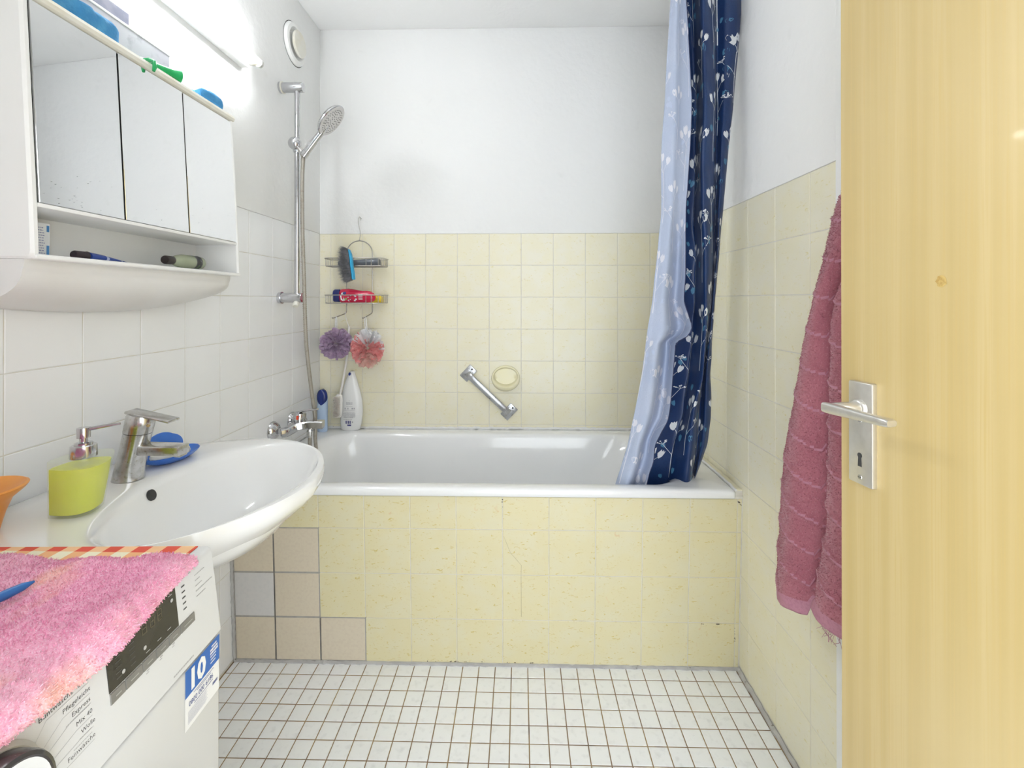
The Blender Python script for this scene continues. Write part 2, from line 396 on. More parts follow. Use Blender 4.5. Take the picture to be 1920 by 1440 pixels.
for s, of, hz, hw in ((0.0195, 0.0465, 0.0035, 0.0025), (0.021, 0.047, 0.0072, 0.006), (0.035, 0.0475, 0.0078, 0.0068), (0.06, 0.048, 0.0070, 0.0066), (0.09, 0.0485, 0.0062, 0.0066), (0.112, 0.049, 0.0058, 0.0074), (0.1235, 0.049, 0.0055, 0.008), (0.127, 0.049, 0.004, 0.007)):
    zc = 1.0535 + s * 0.035
    rings.append([dw(s, of + hw * (abs(math.cos(a)) ** 0.6) * math.copysign(1, math.cos(a)), zc + hz * (abs(math.sin(a)) ** 0.6) * math.copysign(1, math.sin(a))) for a in [2 * PI * j / 16 for j in range(16)]])
mb.loft(rings); mb.build('lever_handle', M_SATIN, door, 50)
# oak knot on the leaf
mb = MB(); c = dw(0.1451, 0.0003, 1.236)
mb.add([c] + [c + DU * 0.0060 * math.cos(2 * PI * j / 14) * (1 + 0.2 * math.sin(3 * j)) + Vector((0, 0, 0.0075 * math.sin(2 * PI * j / 14))) for j in range(14)], [(0, 1 + j, 1 + (j + 1) % 14) for j in range(14)])
mb.build('knot', mat('oak_knot', (0.62, 0.44, 0.15), 0.5, vary=(160, (0.46, 0.29, 0.08), 0.45, 0.6)), door, smooth=False)

# ================================================================ bathtub
tub = thing('bathtub', 'white enamel bathtub with a cream tiled front panel along the back wall', 'bathtub', (0.83, 0.33, 0))
def rrect(x0, x1, y0, y1, r, z, n=20):
    P = []
    for cx, cy, a0 in ((x1 - r, y1 - r, 0), (x0 + r, y1 - r, 90), (x0 + r, y0 + r, 180), (x1 - r, y0 + r, 270)):
        for k in range(n): a = math.radians(a0 + 90 * k / (n - 1)); P.append(Vector((cx + r * math.cos(a), cy + r * math.sin(a), z)))
    return P
mb = MB()
R = [rrect(0.003, 1.655, -0.010, 0.664, 0.006, 0.574), rrect(0.002, 1.656, -0.013, 0.665, 0.010, 0.578), rrect(0.002, 1.656, -0.014, 0.665, 0.012, 0.592),
     rrect(0.005, 1.653, -0.010, 0.662, 0.014, 0.599), rrect(0.012, 1.648, -0.002, 0.656, 0.018, 0.6015), rrect(0.072, 1.535, 0.028, 0.592, 0.13, 0.6015),
     rrect(0.082, 1.523, 0.036, 0.584, 0.14, 0.597), rrect(0.094, 1.505, 0.043, 0.577, 0.15, 0.582), rrect(0.115, 1.455, 0.053, 0.567, 0.15, 0.50),
     rrect(0.15, 1.36, 0.068, 0.552, 0.15, 0.36), rrect(0.185, 1.28, 0.09, 0.53, 0.15, 0.25), rrect(0.23, 1.22, 0.13, 0.49, 0.13, 0.215), rrect(0.45, 1.0, 0.26, 0.36, 0.04, 0.208)]
mb.loft(R, False, True); mb.recalc = False
mb.f = [tuple(reversed(f)) for f in mb.f] if False else mb.f
mb.build('tub_shell', M_ENAMEL, tub, 60)
# tiled front panel, leaning slightly inwards towards the floor
TILT = math.atan(0.022 / 0.457)
def py_(z): return 0.022 * (1 - z / 0.461)
mb = MB(); vs = [(0.0, py_(0.58) + 0.0013, 0.58), (1.681, py_(0.58) + 0.0013, 0.58), (1.681, py_(0) + 0.0013, 0), (0.0, py_(0) + 0.0013, 0)]
vs += [(x, y + 0.018, z) for x, y, z in vs]
mb.add(vs, [(0, 1, 2, 3), (7, 6, 5, 4), (0, 4, 5, 1), (2, 6, 7, 3), (1, 5, 6, 2), (3, 7, 4, 0)])
panel = mb.build('front_panel', M_GROUT_Y, tub, smooth=False)
pz = 0.1523
zs = [0.007, 0.461 - 2 * pz, 0.461 - pz, 0.461, 0.572]
xs = [0.008] + [0.904 + 0.152 * a for a in range(-5, 6)] + [1.678]
mb = MB()
for k in range(4):
    for i in range(len(xs) - 1):
        m = M_YA; g = JW
        row = k
        if (row == 2 and i < 2) or (row == 1 and i == 1) or (row == 0 and i < 3): m = M_BT; g = 0.0050
        if row == 1 and i == 0: m = M_GT; g = 0.0050
        zc = (zs[k] + zs[k + 1]) / 2; xc = (xs[i] + xs[i + 1]) / 2
        put_tile(panel, xc, py_(zc) - 0.0002, zc, (PI / 2 + TILT, 0, 0), xs[i + 1] - xs[i] - g, zs[k + 1] - zs[k] - g, m)
        if m is not M_YA:
            ya = 0.0006
            mb.add([(xs[i] - 0.003, py_(zs[k]) + ya, zs[k] - 0.003), (xs[i + 1] + 0.003, py_(zs[k]) + ya, zs[k] - 0.003), (xs[i + 1] + 0.003, py_(zs[k + 1]) + ya, zs[k + 1] + 0.003), (xs[i] - 0.003, py_(zs[k + 1]) + ya, zs[k + 1] + 0.003)], [(0, 1, 2, 3)])
mb.build('patch_grout', M_GROUT_G, panel, smooth=False)
# cracked tile line and mould specks in the joints
M_MOULD = mat('black_mould', (0.07, 0.055, 0.04), 0.9, vary=(200, (0.15, 0.12, 0.09), 0.45, 0.6))
mb = MB(); mb.tube([(0.908, py_(0.43) - 0.0004, 0.44), (0.93, py_(0.39) - 0.0004, 0.385), (0.966, py_(0.34) - 0.0004, 0.343), (0.965, py_(0.31) - 0.0004, 0.312), (0.966, py_(0.2) - 0.0004, 0.17)], 0.0005, 5)
mb.build('crack', mat('hairline_crack', (0.42, 0.36, 0.2), 0.8, vary=(80, (0.5, 0.42, 0.25), 0.4, 0.6)), panel)
mb = MB()
for x, z, n, dx, dz in ((1.545, 0.153, 9, 0.075, 0), (0.904, 0.565, 4, 0, -0.03), (1.664, 0.09, 8, 0.001, 0.06), (1.66, 0.57, 8, 0.016, -0.02), (0.6, 0.012, 14, 0.5, 0)):
    for q in range(n):
        t = random.random(); mb.ball((x + dx * t + random.uniform(-.001, .001), py_(z) - 0.0005, z + dz * t + random.uniform(-.0012, .0012)), (random.uniform(.0008, .004), .0009, random.uniform(.0006, .0015)), 6, 4)
o = mb.build('mould_specks', M_MOULD, panel); o['kind'] = 'stuff'

# ================================================================ wash basin
BC = Vector((0.342, -0.535, 0))
half = [(0.002, 0.0), (0.002, 0.10), (0.002, 0.165), (0.022, 0.205), (0.065, 0.238), (0.126, 0.272), (0.213, 0.296), (0.325, 0.285), (0.441, 0.208), (0.508, 0.098), (0.531, 0.0)]
hp = catmull(half, 8)
poly = [(p[0], p[1]) for p in hp] + [(p[0], -p[1]) for p in reversed(hp[1:-1])]
def ray_out(dx, dy):
    best = None
    for i in range(len(poly)):
        x0, y0 = poly[i][0] - BC.x, poly[i][1]; x1, y1 = poly[(i + 1) % len(poly)][0] - BC.x, poly[(i + 1) % len(poly)][1]
        ex, ey = x1 - x0, y1 - y0; den = dx * ey - dy * ex
        if abs(den) < 1e-12: continue
        t = (x0 * ey - y0 * ex) / den; u = (x0 * dy - y0 * dx) / den
        if t > 0 and -1e-6 <= u <= 1 + 1e-6 and (best is None or t > best): best = t
    return (dx * best, dy * best)
NB = 96; EA, EB = 0.158, 0.25
ell = [(EA * math.cos(2 * PI * j / NB), EB * math.sin(2 * PI * j / NB)) for j in range(NB)]
outl = [ray_out(*e) for e in ell]
def ring_out(k, z, cx=0.0):  # outline scaled towards the wall point
    r = []
    for x, y in outl:
        X = (BC.x + x) ; r.append(Vector((max(0.002, cx + (X - cx) * k), BC.y + y * k, z)))
    return r
def ring_in(f, z, add=0.0): # blend ellipse (f=0) to outline (f=1)
    return [Vector((BC.x + e[0] + (o[0] - e[0]) * f, BC.y + e[1] + (o[1] - e[1]) * f, z)) for e, o in zip(ell, outl)]
def ring_bowl(k, z, sx=0.0): return [Vector((BC.x + sx + e[0] * k, BC.y + e[1] * k, z)) for e in ell]
basin = thing('wash_basin', 'white ceramic oval wash basin mounted on the white tiled wall', 'wash basin', (0.25, -0.535, 0.60))
mb = MB(); mb.recalc = False
mb.loft([ring_out(0.30, 0.625), ring_out(0.42, 0.628), ring_out(0.60, 0.655), ring_out(0.76, 0.700), ring_out(0.885, 0.750), ring_out(0.958, 0.783), ring_out(0.992, 0.803), ring_out(1.0, 0.817),
         ring_in(0.985, 0.826), ring_in(0.90, 0.831), ring_in(0.70, 0.8315), ring_in(0.30, 0.8305), ring_in(0.12, 0.829), ring_in(0.0, 0.823), ring_bowl(0.965, 0.812), ring_bowl(0.90, 0.785), ring_bowl(0.80, 0.752), ring_bowl(0.64, 0.722), ring_bowl(0.42, 0.704), ring_bowl(0.15, 0.698)], True, True)
mb.build('bowl', M_CERAMIC, basin, 60)
mb = MB(); on = Vector((0.934, 0.03, 0.356)).normalized(); oc = Vector((0.1945, -0.551, 0.8065))
mb.lathe([(0.0001, 0.0014), (0.0095, 0.0014), (0.0115, 0.0002), (0.0115, -0.004)], oc, 20, axis_mtx(on)); mb.build('overflow_hole', M_DARK, basin)
mb = MB(); mb.lathe([(0.03, 0.0), (0.03, 0.003), (0.022, 0.005), (0.0001, 0.005)], (BC.x, BC.y, 0.6985), 24); mb.build('drain_plug', M_CHROME, basin)
mb = MB(); mb.lathe([(0.024, 0.63), (0.024, 0.56), (0.034, 0.555), (0.034, 0.44), (0.02, 0.43)], (0.20, BC.y, 0), 20); mb.tube([(0.20, BC.y, 0.50), (0.10, BC.y, 0.50), (0.0, BC.y, 0.50)], 0.016, 14); mb.build('trap', M_CHROMEW, basin)

# mixer tap on the basin
tap = thing('basin_tap', 'limescaled chrome single-lever tap on the wash basin', 'tap', (0.125, -0.525, 0.8315))
mb = MB(); rings = []
def obl(cx, cz, rx, ry, cy=-0.528, n=28, tilt=0.0): return [Vector((cx + rx * math.cos(2 * PI * j / n), cy + ry * math.sin(2 * PI * j / n), cz + tilt * rx * math.cos(2 * PI * j / n))) for j in range(n)]
mb.loft([obl(0.124, 0.831, 0.0295, 0.0275), obl(0.1245, 0.836, 0.029, 0.027), obl(0.130, 0.865, 0.0275, 0.0255), obl(0.138, 0.90, 0.0262, 0.0245), obl(0.1445, 0.930, 0.0258, 0.0243, tilt=-0.12)])
mb.build('tap_body', M_CHROMEW, tap)
mb = MB(); mb.loft([obl(0.1447, 0.9315, 0.0265, 0.025, tilt=-0.12), obl(0.148, 0.945, 0.0268, 0.0252, tilt=-0.16), obl(0.1515, 0.963, 0.0262, 0.0246, tilt=-0.22), obl(0.153, 0.969, 0.0235, 0.022, tilt=-0.22), obl(0.153, 0.970, 0.005, 0.005, tilt=-0.22)])
mb.build('tap_cap', M_CHROMEW, tap)
mb = MB(); mb.rbox((0.0, -0.0165, -0.003), (0.098, 0.0165, 0.0035), 0.0025, mtx=Matrix.Translation((0.128, -0.528, 0.9755)) @ Matrix.Rotation(0.21, 4, 'Y')); lev = mb.build('lever', M_CHROMEW, tap)
mb = MB(); mb.lathe([(0.0001, 0.001), (0.0035, 0.001), (0.0045, 0.0)], (0.174, -0.536, 0.9475), 14, axis_mtx((0.95, -0.25, 0.1))); mb.build('temperature_dot', mat('brass_dot', (0.45, 0.33, 0.15), 0.4, vary=(300, (0.2, 0.1, 0.05), 0.5, 0.6)), tap)
mb = MB(); mb.rbox((0.0, -0.0165, -0.0105), (0.100, 0.0165, 0.0105), 0.003, mtx=Matrix.Translation((0.145, -0.528, 0.8955)) @ Matrix.Rotation(0.02, 4, 'Y')); sp = mb.build('spout', M_CHROMEW, tap)
mb = MB(); mb.rbox((0.086, -0.011, -0.0135), (0.0995, 0.011, -0.009), 0.0015, mtx=Matrix.Translation((0.145, -0.528, 0.8955)) @ Matrix.Rotation(0.02, 4, 'Y')); mb.build('aerator', M_CHROMEW, sp)

# soap dispenser
disp = thing('soap_dispenser', 'clear pump bottle of yellow-green liquid soap on the basin rim', 'soap dispenser', (0.160, -0.678, 0.831))
fp_ = [(0.139, -0.707), (0.163, -0.7085), (0.186, -0.704), (0.197, -0.688), (0.194, -0.666), (0.181, -0.645), (0.160, -0.646), (0.143, -0.656), (0.135, -0.675), (0.1345, -0.695)]
def dring(k, z, dx=0.0, dy=0.0):
    P = [np.array(p) for p in fp_]; c = np.array((0.140, -0.700)); out = []
    Q = catmull(P + [P[0]], 5)[:-1]
    for q in Q: d = c + (q - c) * k; out.append(Vector((d[0] + dx, d[1] + dy, z)))
    return out
M_CLEAR = clear_mat('clear_acrylic', (0.95, 0.97, 0.88), 0.87)
M_LIQ = mat('lime_soap', (0.76, 0.80, 0.03), 0.25, trans=0.08, sss=0.2, vary=(25, (0.78, 0.80, 0.06), 0.4, 0.7))
mb = MB(); mb.loft([dring(0.95, 0.8315), dring(1.0, 0.834), dring(1.10, 0.88), dring(1.215, 0.927), dring(1.19, 0.930)]); mb.build('bottle', M_CLEAR, disp, 30)
mb = MB()
def lring(k, z): 
    r = dring(k, z); c = sum(r, Vector()) / len(r); return [c + (p - c) * 0.955 for p in r]
mb.loft([lring(0.97, 0.8365), lring(1.0, 0.838), lring(1.10, 0.88), lring(1.17, 0.916)]); mb.build('liquid_soap', M_LIQ, disp, 30)
pc = (0.172, -0.676)
mb = MB(); mb.lathe([(0.019, 0.929), (0.0195, 0.932), (0.0185, 0.950), (0.0165, 0.9515), (0.013, 0.9515), (0.013, 0.955), (0.009, 0.9565)], (*pc, 0), 28); mb.build('collar', M_CHROME, disp)
mb = MB(); mb.lathe([(0.006, 0.955), (0.006, 0.963), (0.0095, 0.964), (0.010, 0.980), (0.0095, 0.982), (0.0001, 0.982)], (*pc, 0), 22)
mb.tube([(pc[0] + 0.004, pc[1], 0.978), (pc[0] + 0.025, pc[1] + 0.012, 0.981), (pc[0] + 0.046, pc[1] + 0.024, 0.983)], [0.0035, 0.003, 0.0022], 10); mb.build('pump_head', M_CHROME, disp)

# blue shell soap dish with a white bar
dish = thing('soap_dish', 'blue plastic shell-shaped soap dish beside the basin tap', 'soap dish', (0.12, -0.415, 0.8315))
M_BLUE = mat('cobalt_plastic', (0.045, 0.17, 0.62), 0.28, vary=(18, (0.055, 0.20, 0.68), 0.4, 0.7))
dang = math.atan2(0.115, 0.032); dm = Matrix.Translation((0.128, -0.418, 0.8315)) @ Matrix.Rotation(dang, 4, 'Z')
mb = MB(); rings = []
for k, z in ((0.45, 0.0), (0.62, 0.001), (0.80, 0.007), (0.94, 0.014), (1.0, 0.0185), (0.985, 0.0195), (0.90, 0.0135), (0.75, 0.0075), (0.5, 0.005), (0.05, 0.005)):
    rings.append([dm @ Vector((0.066 * k * math.cos(a), 0.045 * k * math.sin(a) * (1 + 0.03 * math.cos(9 * a)), z)) for a in [2 * PI * j / 48 for j in range(48)]])
mb.loft(rings); mb.build('dish_tray', M_BLUE, dish, 50)
mb = MB(); lm = Matrix.Translation((0.083, -0.388, 0.848)) @ Matrix.Rotation(dang - 0.08, 4, 'Z') @ Matrix.Rotation(1.42, 4, 'X'); rings = []
prof = []
for j in range(33):
    a = PI * j / 32; r = 0.043 * (1 + 0.055 * abs(math.sin(3.0 * a + 0.2)))
    prof.append((r * 1.12 * math.cos(a), r * 0.86 * math.sin(a)))
for z, k in ((0.0, 0.97), (0.0015, 1.0), (0.0035, 1.0), (0.005, 0.96)): rings.append([lm @ Vector((x * k, y * k, z)) for x, y in prof])
mb.loft(rings); mb.build('shell_lid', M_BLUE, dish, 50)
soap = MB(); rings = []
sm = Matrix.Translation((0.134, -0.424, 0.839)) @ Matrix.Rotation(dang + 0.1, 4, 'Z')
for k, z in ((0.7, 0.0), (0.95, 0.004), (1.0, 0.010), (0.95, 0.016), (0.75, 0.020), (0.3, 0.0215)):
    rings.append([sm @ Vector((0.044 * k * abs(math.cos(a)) ** 0.8 * math.copysign(1, math.cos(a)), 0.027 * k * abs(math.sin(a)) ** 0.8 * math.copysign(1, math.sin(a)), z)) for a in [2 * PI * j / 32 for j in range(32)]])
soap.loft(rings)
o = soap.build('soap_bar', mat('white_soap', (0.86, 0.84, 0.80), 0.4, sss=0.15, bump=(60, 0.3, 0.002), vary=(20, (0.83, 0.80, 0.75), 0.5, 0.7)))
tag(o, 'white bar of soap lying in the blue shell dish', 'soap')

# orange beaker at the near corner of the basin
cup = thing('orange_beaker', 'orange plastic beaker with a wide flat rim on the near basin corner', 'beaker', (0.082, -0.770, 0.831))
M_ORANGE = mat('orange_plastic', (0.83, 0.31, 0.05), 0.35, vary=(15, (0.86, 0.37, 0.08), 0.4, 0.7))
mb = MB(); mb.recalc = True
mb.lathe([(0.026, 0.8315), (0.029, 0.833), (0.036, 0.862), (0.044, 0.884), (0.060, 0.899), (0.063, 0.904), (0.059, 0.906), (0.042, 0.896), (0.026, 0.888), (0.020, 0.862), (0.0001, 0.860)], (0.078, -0.765, 0), 36, cap1=False)
mb.build('beaker_body', M_ORANGE, cup, 40)
mb = MB(); mb.lathe([(0.0001, 0.8965), (0.030, 0.8965), (0.040, 0.8985), (0.036, 0.8935)], (0.104, -0.787, 0.004), 28, sx=0.55, sy=0.55); mb.build('soap_residue', mat('pinkish_residue', (0.80, 0.70, 0.66), 0.5, vary=(40, (0.85, 0.80, 0.78), 0.4, 0.6)), cup)

# ================================================================ washing machine
MA = 0.03
MT = Vector((-math.sin(MA), math.cos(MA), 0)); MN = Vector((math.cos(MA), math.sin(MA), 0))
C_SEAM = Vector((0.533, -0.838, 0.738)); C_TOP = Vector((0.519, -0.838, 0.86))
def MF(s, z, off=0.0):      # fascia surface: s from the far edge towards the viewer
    t = (z - 0.738) / 0.122; b = C_SEAM.lerp(C_TOP, t)
    fn = MT.cross(C_TOP - C_SEAM).normalized()
    return Vector((b.x, b.y, z)) - MT * s + fn * off
def MD(s, z, off=0.0): return Vector((C_SEAM.x, C_SEAM.y, z)) - MT * s + MN * off
FUP = (C_TOP - C_SEAM).normalized(); ZUP = Vector((0, 0, 1))
M_MACH = mat('white_appliance_paint', (0.67, 0.675, 0.68), 0.28, coat=0.2, vary=(3, (0.655, 0.66, 0.66), 0.45, 0.7))
M_INK = mat('dark_print_ink', (0.06, 0.06, 0.06), 0.6, vary=(60, (0.09, 0.09, 0.09), 0.4, 0.6))
M_INKG = mat('grey_print_ink', (0.36, 0.36, 0.36), 0.6, vary=(60, (0.42, 0.42, 0.42), 0.4, 0.6))
MW_ = 0.595
wm = thing('washing_machine', 'white front-loading washing machine beside the wash basin', 'washing machine', (0.27, -1.14, 0))
def mbx(mb, s0, s1, d0, d1, z0, z1, r=0.006):     # s along the front, d depth behind the front plane
    M4 = Matrix.Translation(Vector((C_SEAM.x, C_SEAM.y, 0))) @ Matrix((-MT, MN, ZUP)).transposed().to_4x4()
    mb.rbox((s0, -d1, z0), (s1, -d0, z1), r, 3, mtx=M4)
mb = MB(); mbx(mb, 0, MW_, 0.0, 0.515, 0.02, 0.737, 0.006)
for s in (0.05, MW_ - 0.05):
    for d in (0.06, 0.45): 
        p = MD(s, 0, -d); mb.lathe([(0.02, 0.0), (0.02, 0.03)], (p.x, p.y, 0.0), 12)
mb.build('cabinet', M_MACH, wm)
mb = MB(); rings = []
fr = [(0.0, 0.7395), (0.001, 0.738)]
prof = [(0.0, 0.740), (0.0, 0.742), (-0.0130, 0.852), (-0.0145, 0.857), (-0.019, 0.860), (-0.505, 0.860), (-0.513, 0.857), (-0.515, 0.852), (-0.515, 0.740)]
for s, k in ((0.0, 0.994), (0.003, 1.0), (MW_ - 0.003, 1.0), (MW_, 0.994)): rings.append([MD(s, 0.80 + (z - 0.80) * k, d) for d, z in prof])
mb.loft(rings); panel_m = mb.build('control_panel', M_MACH, wm, 40)
# display window and its buttons
def fquad(mb, s0, s1, z0, z1, off=0.0004, mi=0): mb.add([MF(s1, z0, off), MF(s0, z0, off), MF(s0, z1, off), MF(s1, z1, off)], [(0, 1, 2, 3)], mi)
def dquad(mb, s0, s1, z0, z1, off=0.0004, mi=0): mb.add([MD(s1, z0, off), MD(s0, z0, off), MD(s0, z1, off), MD(s1, z1, off)], [(0, 1, 2, 3)], mi)
M_LCD = mat('smoked_black_window', (0.030, 0.028, 0.025), 0.16, coat=0.3, vary=(30, (0.04, 0.037, 0.033), 0.4, 0.6))
def slab(name, s0, s1, z0, z1, th, m, parent):
    mb = MB(); A = [MF(s1, z0), MF(s0, z0), MF(s0, z1), MF(s1, z1)]; fn = MT.cross(FUP).normalized()
    e = 0.0004; B = [MF(s1 - e, z0 + e, th), MF(s0 + e, z0 + e, th), MF(s0 + e, z1 - e, th), MF(s1 - e, z1 - e, th)]
    mb.loft([A, B], False, True); return mb.build(name, m, parent, smooth=False)
slab('display_window', 0.0735, 0.1745, 0.7985, 0.850, 0.0008, M_LCD, panel_m)
M_BTN = mat('grey_button_plastic', (0.20, 0.195, 0.18), 0.4, vary=(40, (0.23, 0.22, 0.20), 0.4, 0.6))
bs = [0.0462, 0.0728, 0.0925, 0.1125, 0.1325, 0.1555, 0.1745]
for a, b in zip(bs[:-1], bs[1:]):
    z0 = 0.7865
    slab('button', a + 0.0004, b - 0.0004, z0, 0.7980, 0.0016, M_BTN, panel_m)
    mb = MB(); fquad(mb, a + 0.006, b - 0.006, 0.7912, 0.7924, 0.0019); mb.build('button_print', mat('light_print', (0.42, 0.41, 0.38), 0.5, vary=(50, (0.36, 0.35, 0.33), 0.4, 0.6)), panel_m, smooth=False)
# seven-segment digits
mb = MB()
def seg(mb, s, z, w_, h_):
    t = 0.0011
    for a, b, c, d in ((0, w_, 0, t), (0, w_, h_ / 2 - t / 2, h_ / 2 + t / 2), (0, w_, h_ - t, h_), (0, t, 0, h_), (w_ - t, w_, 0, h_)): fquad(mb, s - b, s - a, z + c, z + d, 0.0011)
for s in (0.1285, 0.1165, 0.1055): seg(mb, s, 0.8255, 0.0072, 0.013)
mb.build('digits', mat('unlit_digits', (0.11, 0.095, 0.055), 0.5, vary=(60, (0.13, 0.11, 0.07), 0.4, 0.6)), panel_m, smooth=False)
mb = MB()
for s, z in ((0.0815, 0.8355), (0.1265, 0.811), (0.156, 0.808)):
    mb.lathe([(0.0001, 0), (0.0022, 0)], MF(s, z, 0.0012), 12, axis_mtx(MT.cross(FUP)), False, False)
for i, (s, z) in enumerate(((0.087, 0.806), (0.103, 0.805), (0.120, 0.804), (0.08, 0.8425))): fquad(mb, s, s + 0.006, z, z + 0.0007, 0.0012)
for i in range(6):
    for j in range(2): fquad(mb, 0.140 + j * 0.018, 0.147 + j * 0.018, 0.806 + i * 0.0055, 0.8068 + i * 0.0055, 0.0012, 1)
o = mb.build('display_icons', [mat('pale_icon', (0.45, 0.45, 0.43), 0.5, vary=(60, (0.5, 0.5, 0.48), 0.4, 0.6)), mat('dim_icon', (0.09, 0.088, 0.08), 0.5, vary=(60, (0.1, 0.1, 0.09), 0.4, 0.6))], panel_m, smooth=False); o['kind'] = 'stuff'
mb = MB()
for i in range(5): z = 0.8403 - i * 0.0072; fquad(mb, 0.0575, 0.0635, z - 0.0009, z + 0.0009, 0.0005)
mb.build('indicator_marks', M_INK, panel_m, smooth=False)
mb = MB()
for i, (a, b) in enumerate(((0.019, 0.040), (0.029, 0.040), (0.026, 0.040), (0.006, 0.040), (0.0205, 0.040))):
    z = 0.8405 - i * 0.0070; q = a
    while q < b - 0.001: 
        st = random.uniform(0.0012, 0.0035); fquad(mb, q, min(b, q + st), z - 0.0006, z + 0.0006, 0.0005); q += st + 0.0005
fquad(mb, 0.045, 0.062, 0.8490, 0.8500, 0.0005)
for s in (0.083, 0.103, 0.123): fquad(mb, s, s + 0.004, 0.7835, 0.7850, 0.0005); fquad(mb, s + 0.001, s + 0.005, 0.7812, 0.7822, 0.0005)
q = 0.055
while q < 0.088: st = random.uniform(0.001, 0.003); fquad(mb, q, q + st, 0.7455, 0.7475, 0.0005); q += st + 0.0005
mb.build('small_print', M_INKG, panel_m, smooth=False)['kind'] = 'stuff'
for txt, s, z, sz in (('Buntwäsche', 0.2425, 0.8312, 0.0068), ('Öko', 0.2055, 0.8312, 0.0068), ('Pflegeleicht', 0.2215, 0.8205, 0.0062), ('Express', 0.2135, 0.8105, 0.0062), ('Mix 40', 0.2105, 0.7985, 0.0062), ('Wolle', 0.2065, 0.7880, 0.0060), ('Feinwäsche', 0.2215, 0.7745, 0.0062)):
    text_mesh(txt, sz, MF(s, z, 0.0), MT, FUP, 'programme_lettering', M_INK, panel_m, lift=0.0004)
mb = MB()
lead = [(0.8285, 0.236, 0.247, 0.818), (0.8175, 0.222, 0.240, 0.808), (0.8078, 0.215, 0.238, 0.800), (0.7955, 0.211, 0.236, 0.790), (0.7845, 0.207, 0.236, 0.782), (0.7718, 0.222, 0.238, 0.774)]
for z, s1, s2, z2 in lead:
    fquad(mb, 0.194, s1, z - 0.0002, z + 0.0002, 0.0005)
    p, q = MF(s1, z, 0.0005), MF(s2, z2, 0.0005); u = FUP * 0.0002
    mb.add([p - u, q - u, q + u, p + u], [(0, 1, 2, 3)])
for z, s1 in ((0.8075, 0.219), (0.7805, 0.215), (0.7850, 0.209)):
    q = 0.196
    while q < s1: st = random.uniform(0.0008, 0.002); fquad(mb, q, q + st, z - 0.0005, z + 0.0003, 0.0005); q += st + 0.0004
mb.build('leader_lines', M_INKG, panel_m, smooth=False)
# programme knob
KC = MF(0.290, 0.799); fnn = MT.cross(FUP).normalized(); km = axis_mtx(fnn)
mb = MB(); mb.lathe([(0.047, 0.0), (0.047, 0.002), (0.043, 0.005)], KC, 40, km, mi=0); mb.build('knob_bezel', mat('silver_ring', (0.55, 0.53, 0.50), 0.3, metal=0.6, vary=(30, (0.5, 0.48, 0.45), 0.4, 0.6)), wm)  # bezel ring in its own dull silver
mb = MB(); mb.lathe([(0.042, 0.004), (0.0405, 0.018), (0.039, 0.0215), (0.036, 0.023), (0.0345, 0.0225)], KC, 44, km, cap1=False); knob = mb.build('programme_knob', mat('black_knob_plastic', (0.035, 0.032, 0.034), 0.25, coat=0.2, vary=(30, (0.05, 0.045, 0.045), 0.4, 0.6)), wm)
mb = MB(); mb.lathe([(0.0345, 0.0225), (0.030, 0.0215), (0.0001, 0.0215)], KC, 40, km, cap0=False); mb.build('knob_face', M_MACH, knob)
mb = MB(); mb.rbox((-0.0008, 0.004, 0.0216), (0.0008, 0.034, 0.0225), 0.0002, mtx=Matrix.Translation(KC) @ km.to_4x4()); mb.build('knob_pointer', M_INK, knob)
# porthole door
PC = MD(0.300, 0.47); pm = axis_mtx(MN)
mb = MB(); mb.lathe([(0.232, 0.0), (0.234, 0.012), (0.228, 0.028), (0.215, 0.036), (0.20, 0.036), (0.188, 0.026)], PC, 64, pm, cap1=False); dr = mb.build('porthole_door', mat('dark_door_rim', (0.05, 0.05, 0.055), 0.25, coat=0.3, vary=(10, (0.07, 0.07, 0.075), 0.4, 0.6)), wm)
mb = MB(); mb.lathe([(0.188, 0.026), (0.15, 0.022), (0.0001, 0.012)], PC, 64, pm, cap0=False); mb.build('porthole_glass', mat('dark_glass', (0.06, 0.065, 0.07), 0.05, coat=0.6, vary=(6, (0.08, 0.085, 0.09), 0.4, 0.6)), dr)
# warranty sticker
mb = MB(); dquad(mb, 0.004, 0.072, 0.660, 0.7375, 0.0004); stk = mb.build('sticker', mat('sticker_white', (0.84, 0.84, 0.83), 0.35, vary=(20, (0.82, 0.82, 0.81), 0.4, 0.6)), wm, smooth=False)
mb = MB(); dquad(mb, 0.004, 0.072, 0.7025, 0.7375, 0.0007); mb.build('sticker_blue_field', mat('sticker_blue', (0.02, 0.125, 0.45), 0.35, vary=(20, (0.025, 0.135, 0.48), 0.4, 0.6)), stk, smooth=False)
M_STW = mat('sticker_print_white', (0.86, 0.86, 0.85), 0.4, vary=(20, (0.84, 0.84, 0.83), 0.4, 0.6))
M_STB = mat('sticker_print_navy', (0.06, 0.08, 0.26), 0.4, vary=(20, (0.07, 0.09, 0.28), 0.4, 0.6))
text_mesh('10', 0.036, MD(0.0665, 0.7075, 0.0008), MT, ZUP, 'sticker_number', M_STW, stk, sx=0.92, bold=0.0016)
mb = MB()
for i, (a, b, h_) in enumerate(((0.0105, 0.021, .0022), (0.0085, 0.024, .003), (0.0075, 0.024, .003), (0.0115, 0.0235, .0018), (0.012, 0.023, .0018), (0.013, 0.0235, .0018))):
    z = 0.7315 - i * 0.0043; q = a
    while q < b: st = random.uniform(0.001, 0.0022); dquad(mb, q, min(b, q + st), z - h_ / 2, z + h_ / 2, 0.0009); q += st + 0.0004
mb.build('sticker_small_print', M_STW, stk, smooth=False)
text_mesh('0800 000 6186', 0.0092, MD(0.0655, 0.6875, 0.0005), MT, ZUP, 'sticker_phone_number', M_STB, stk, lift=0.0004, sx=0.86)
mb = MB()
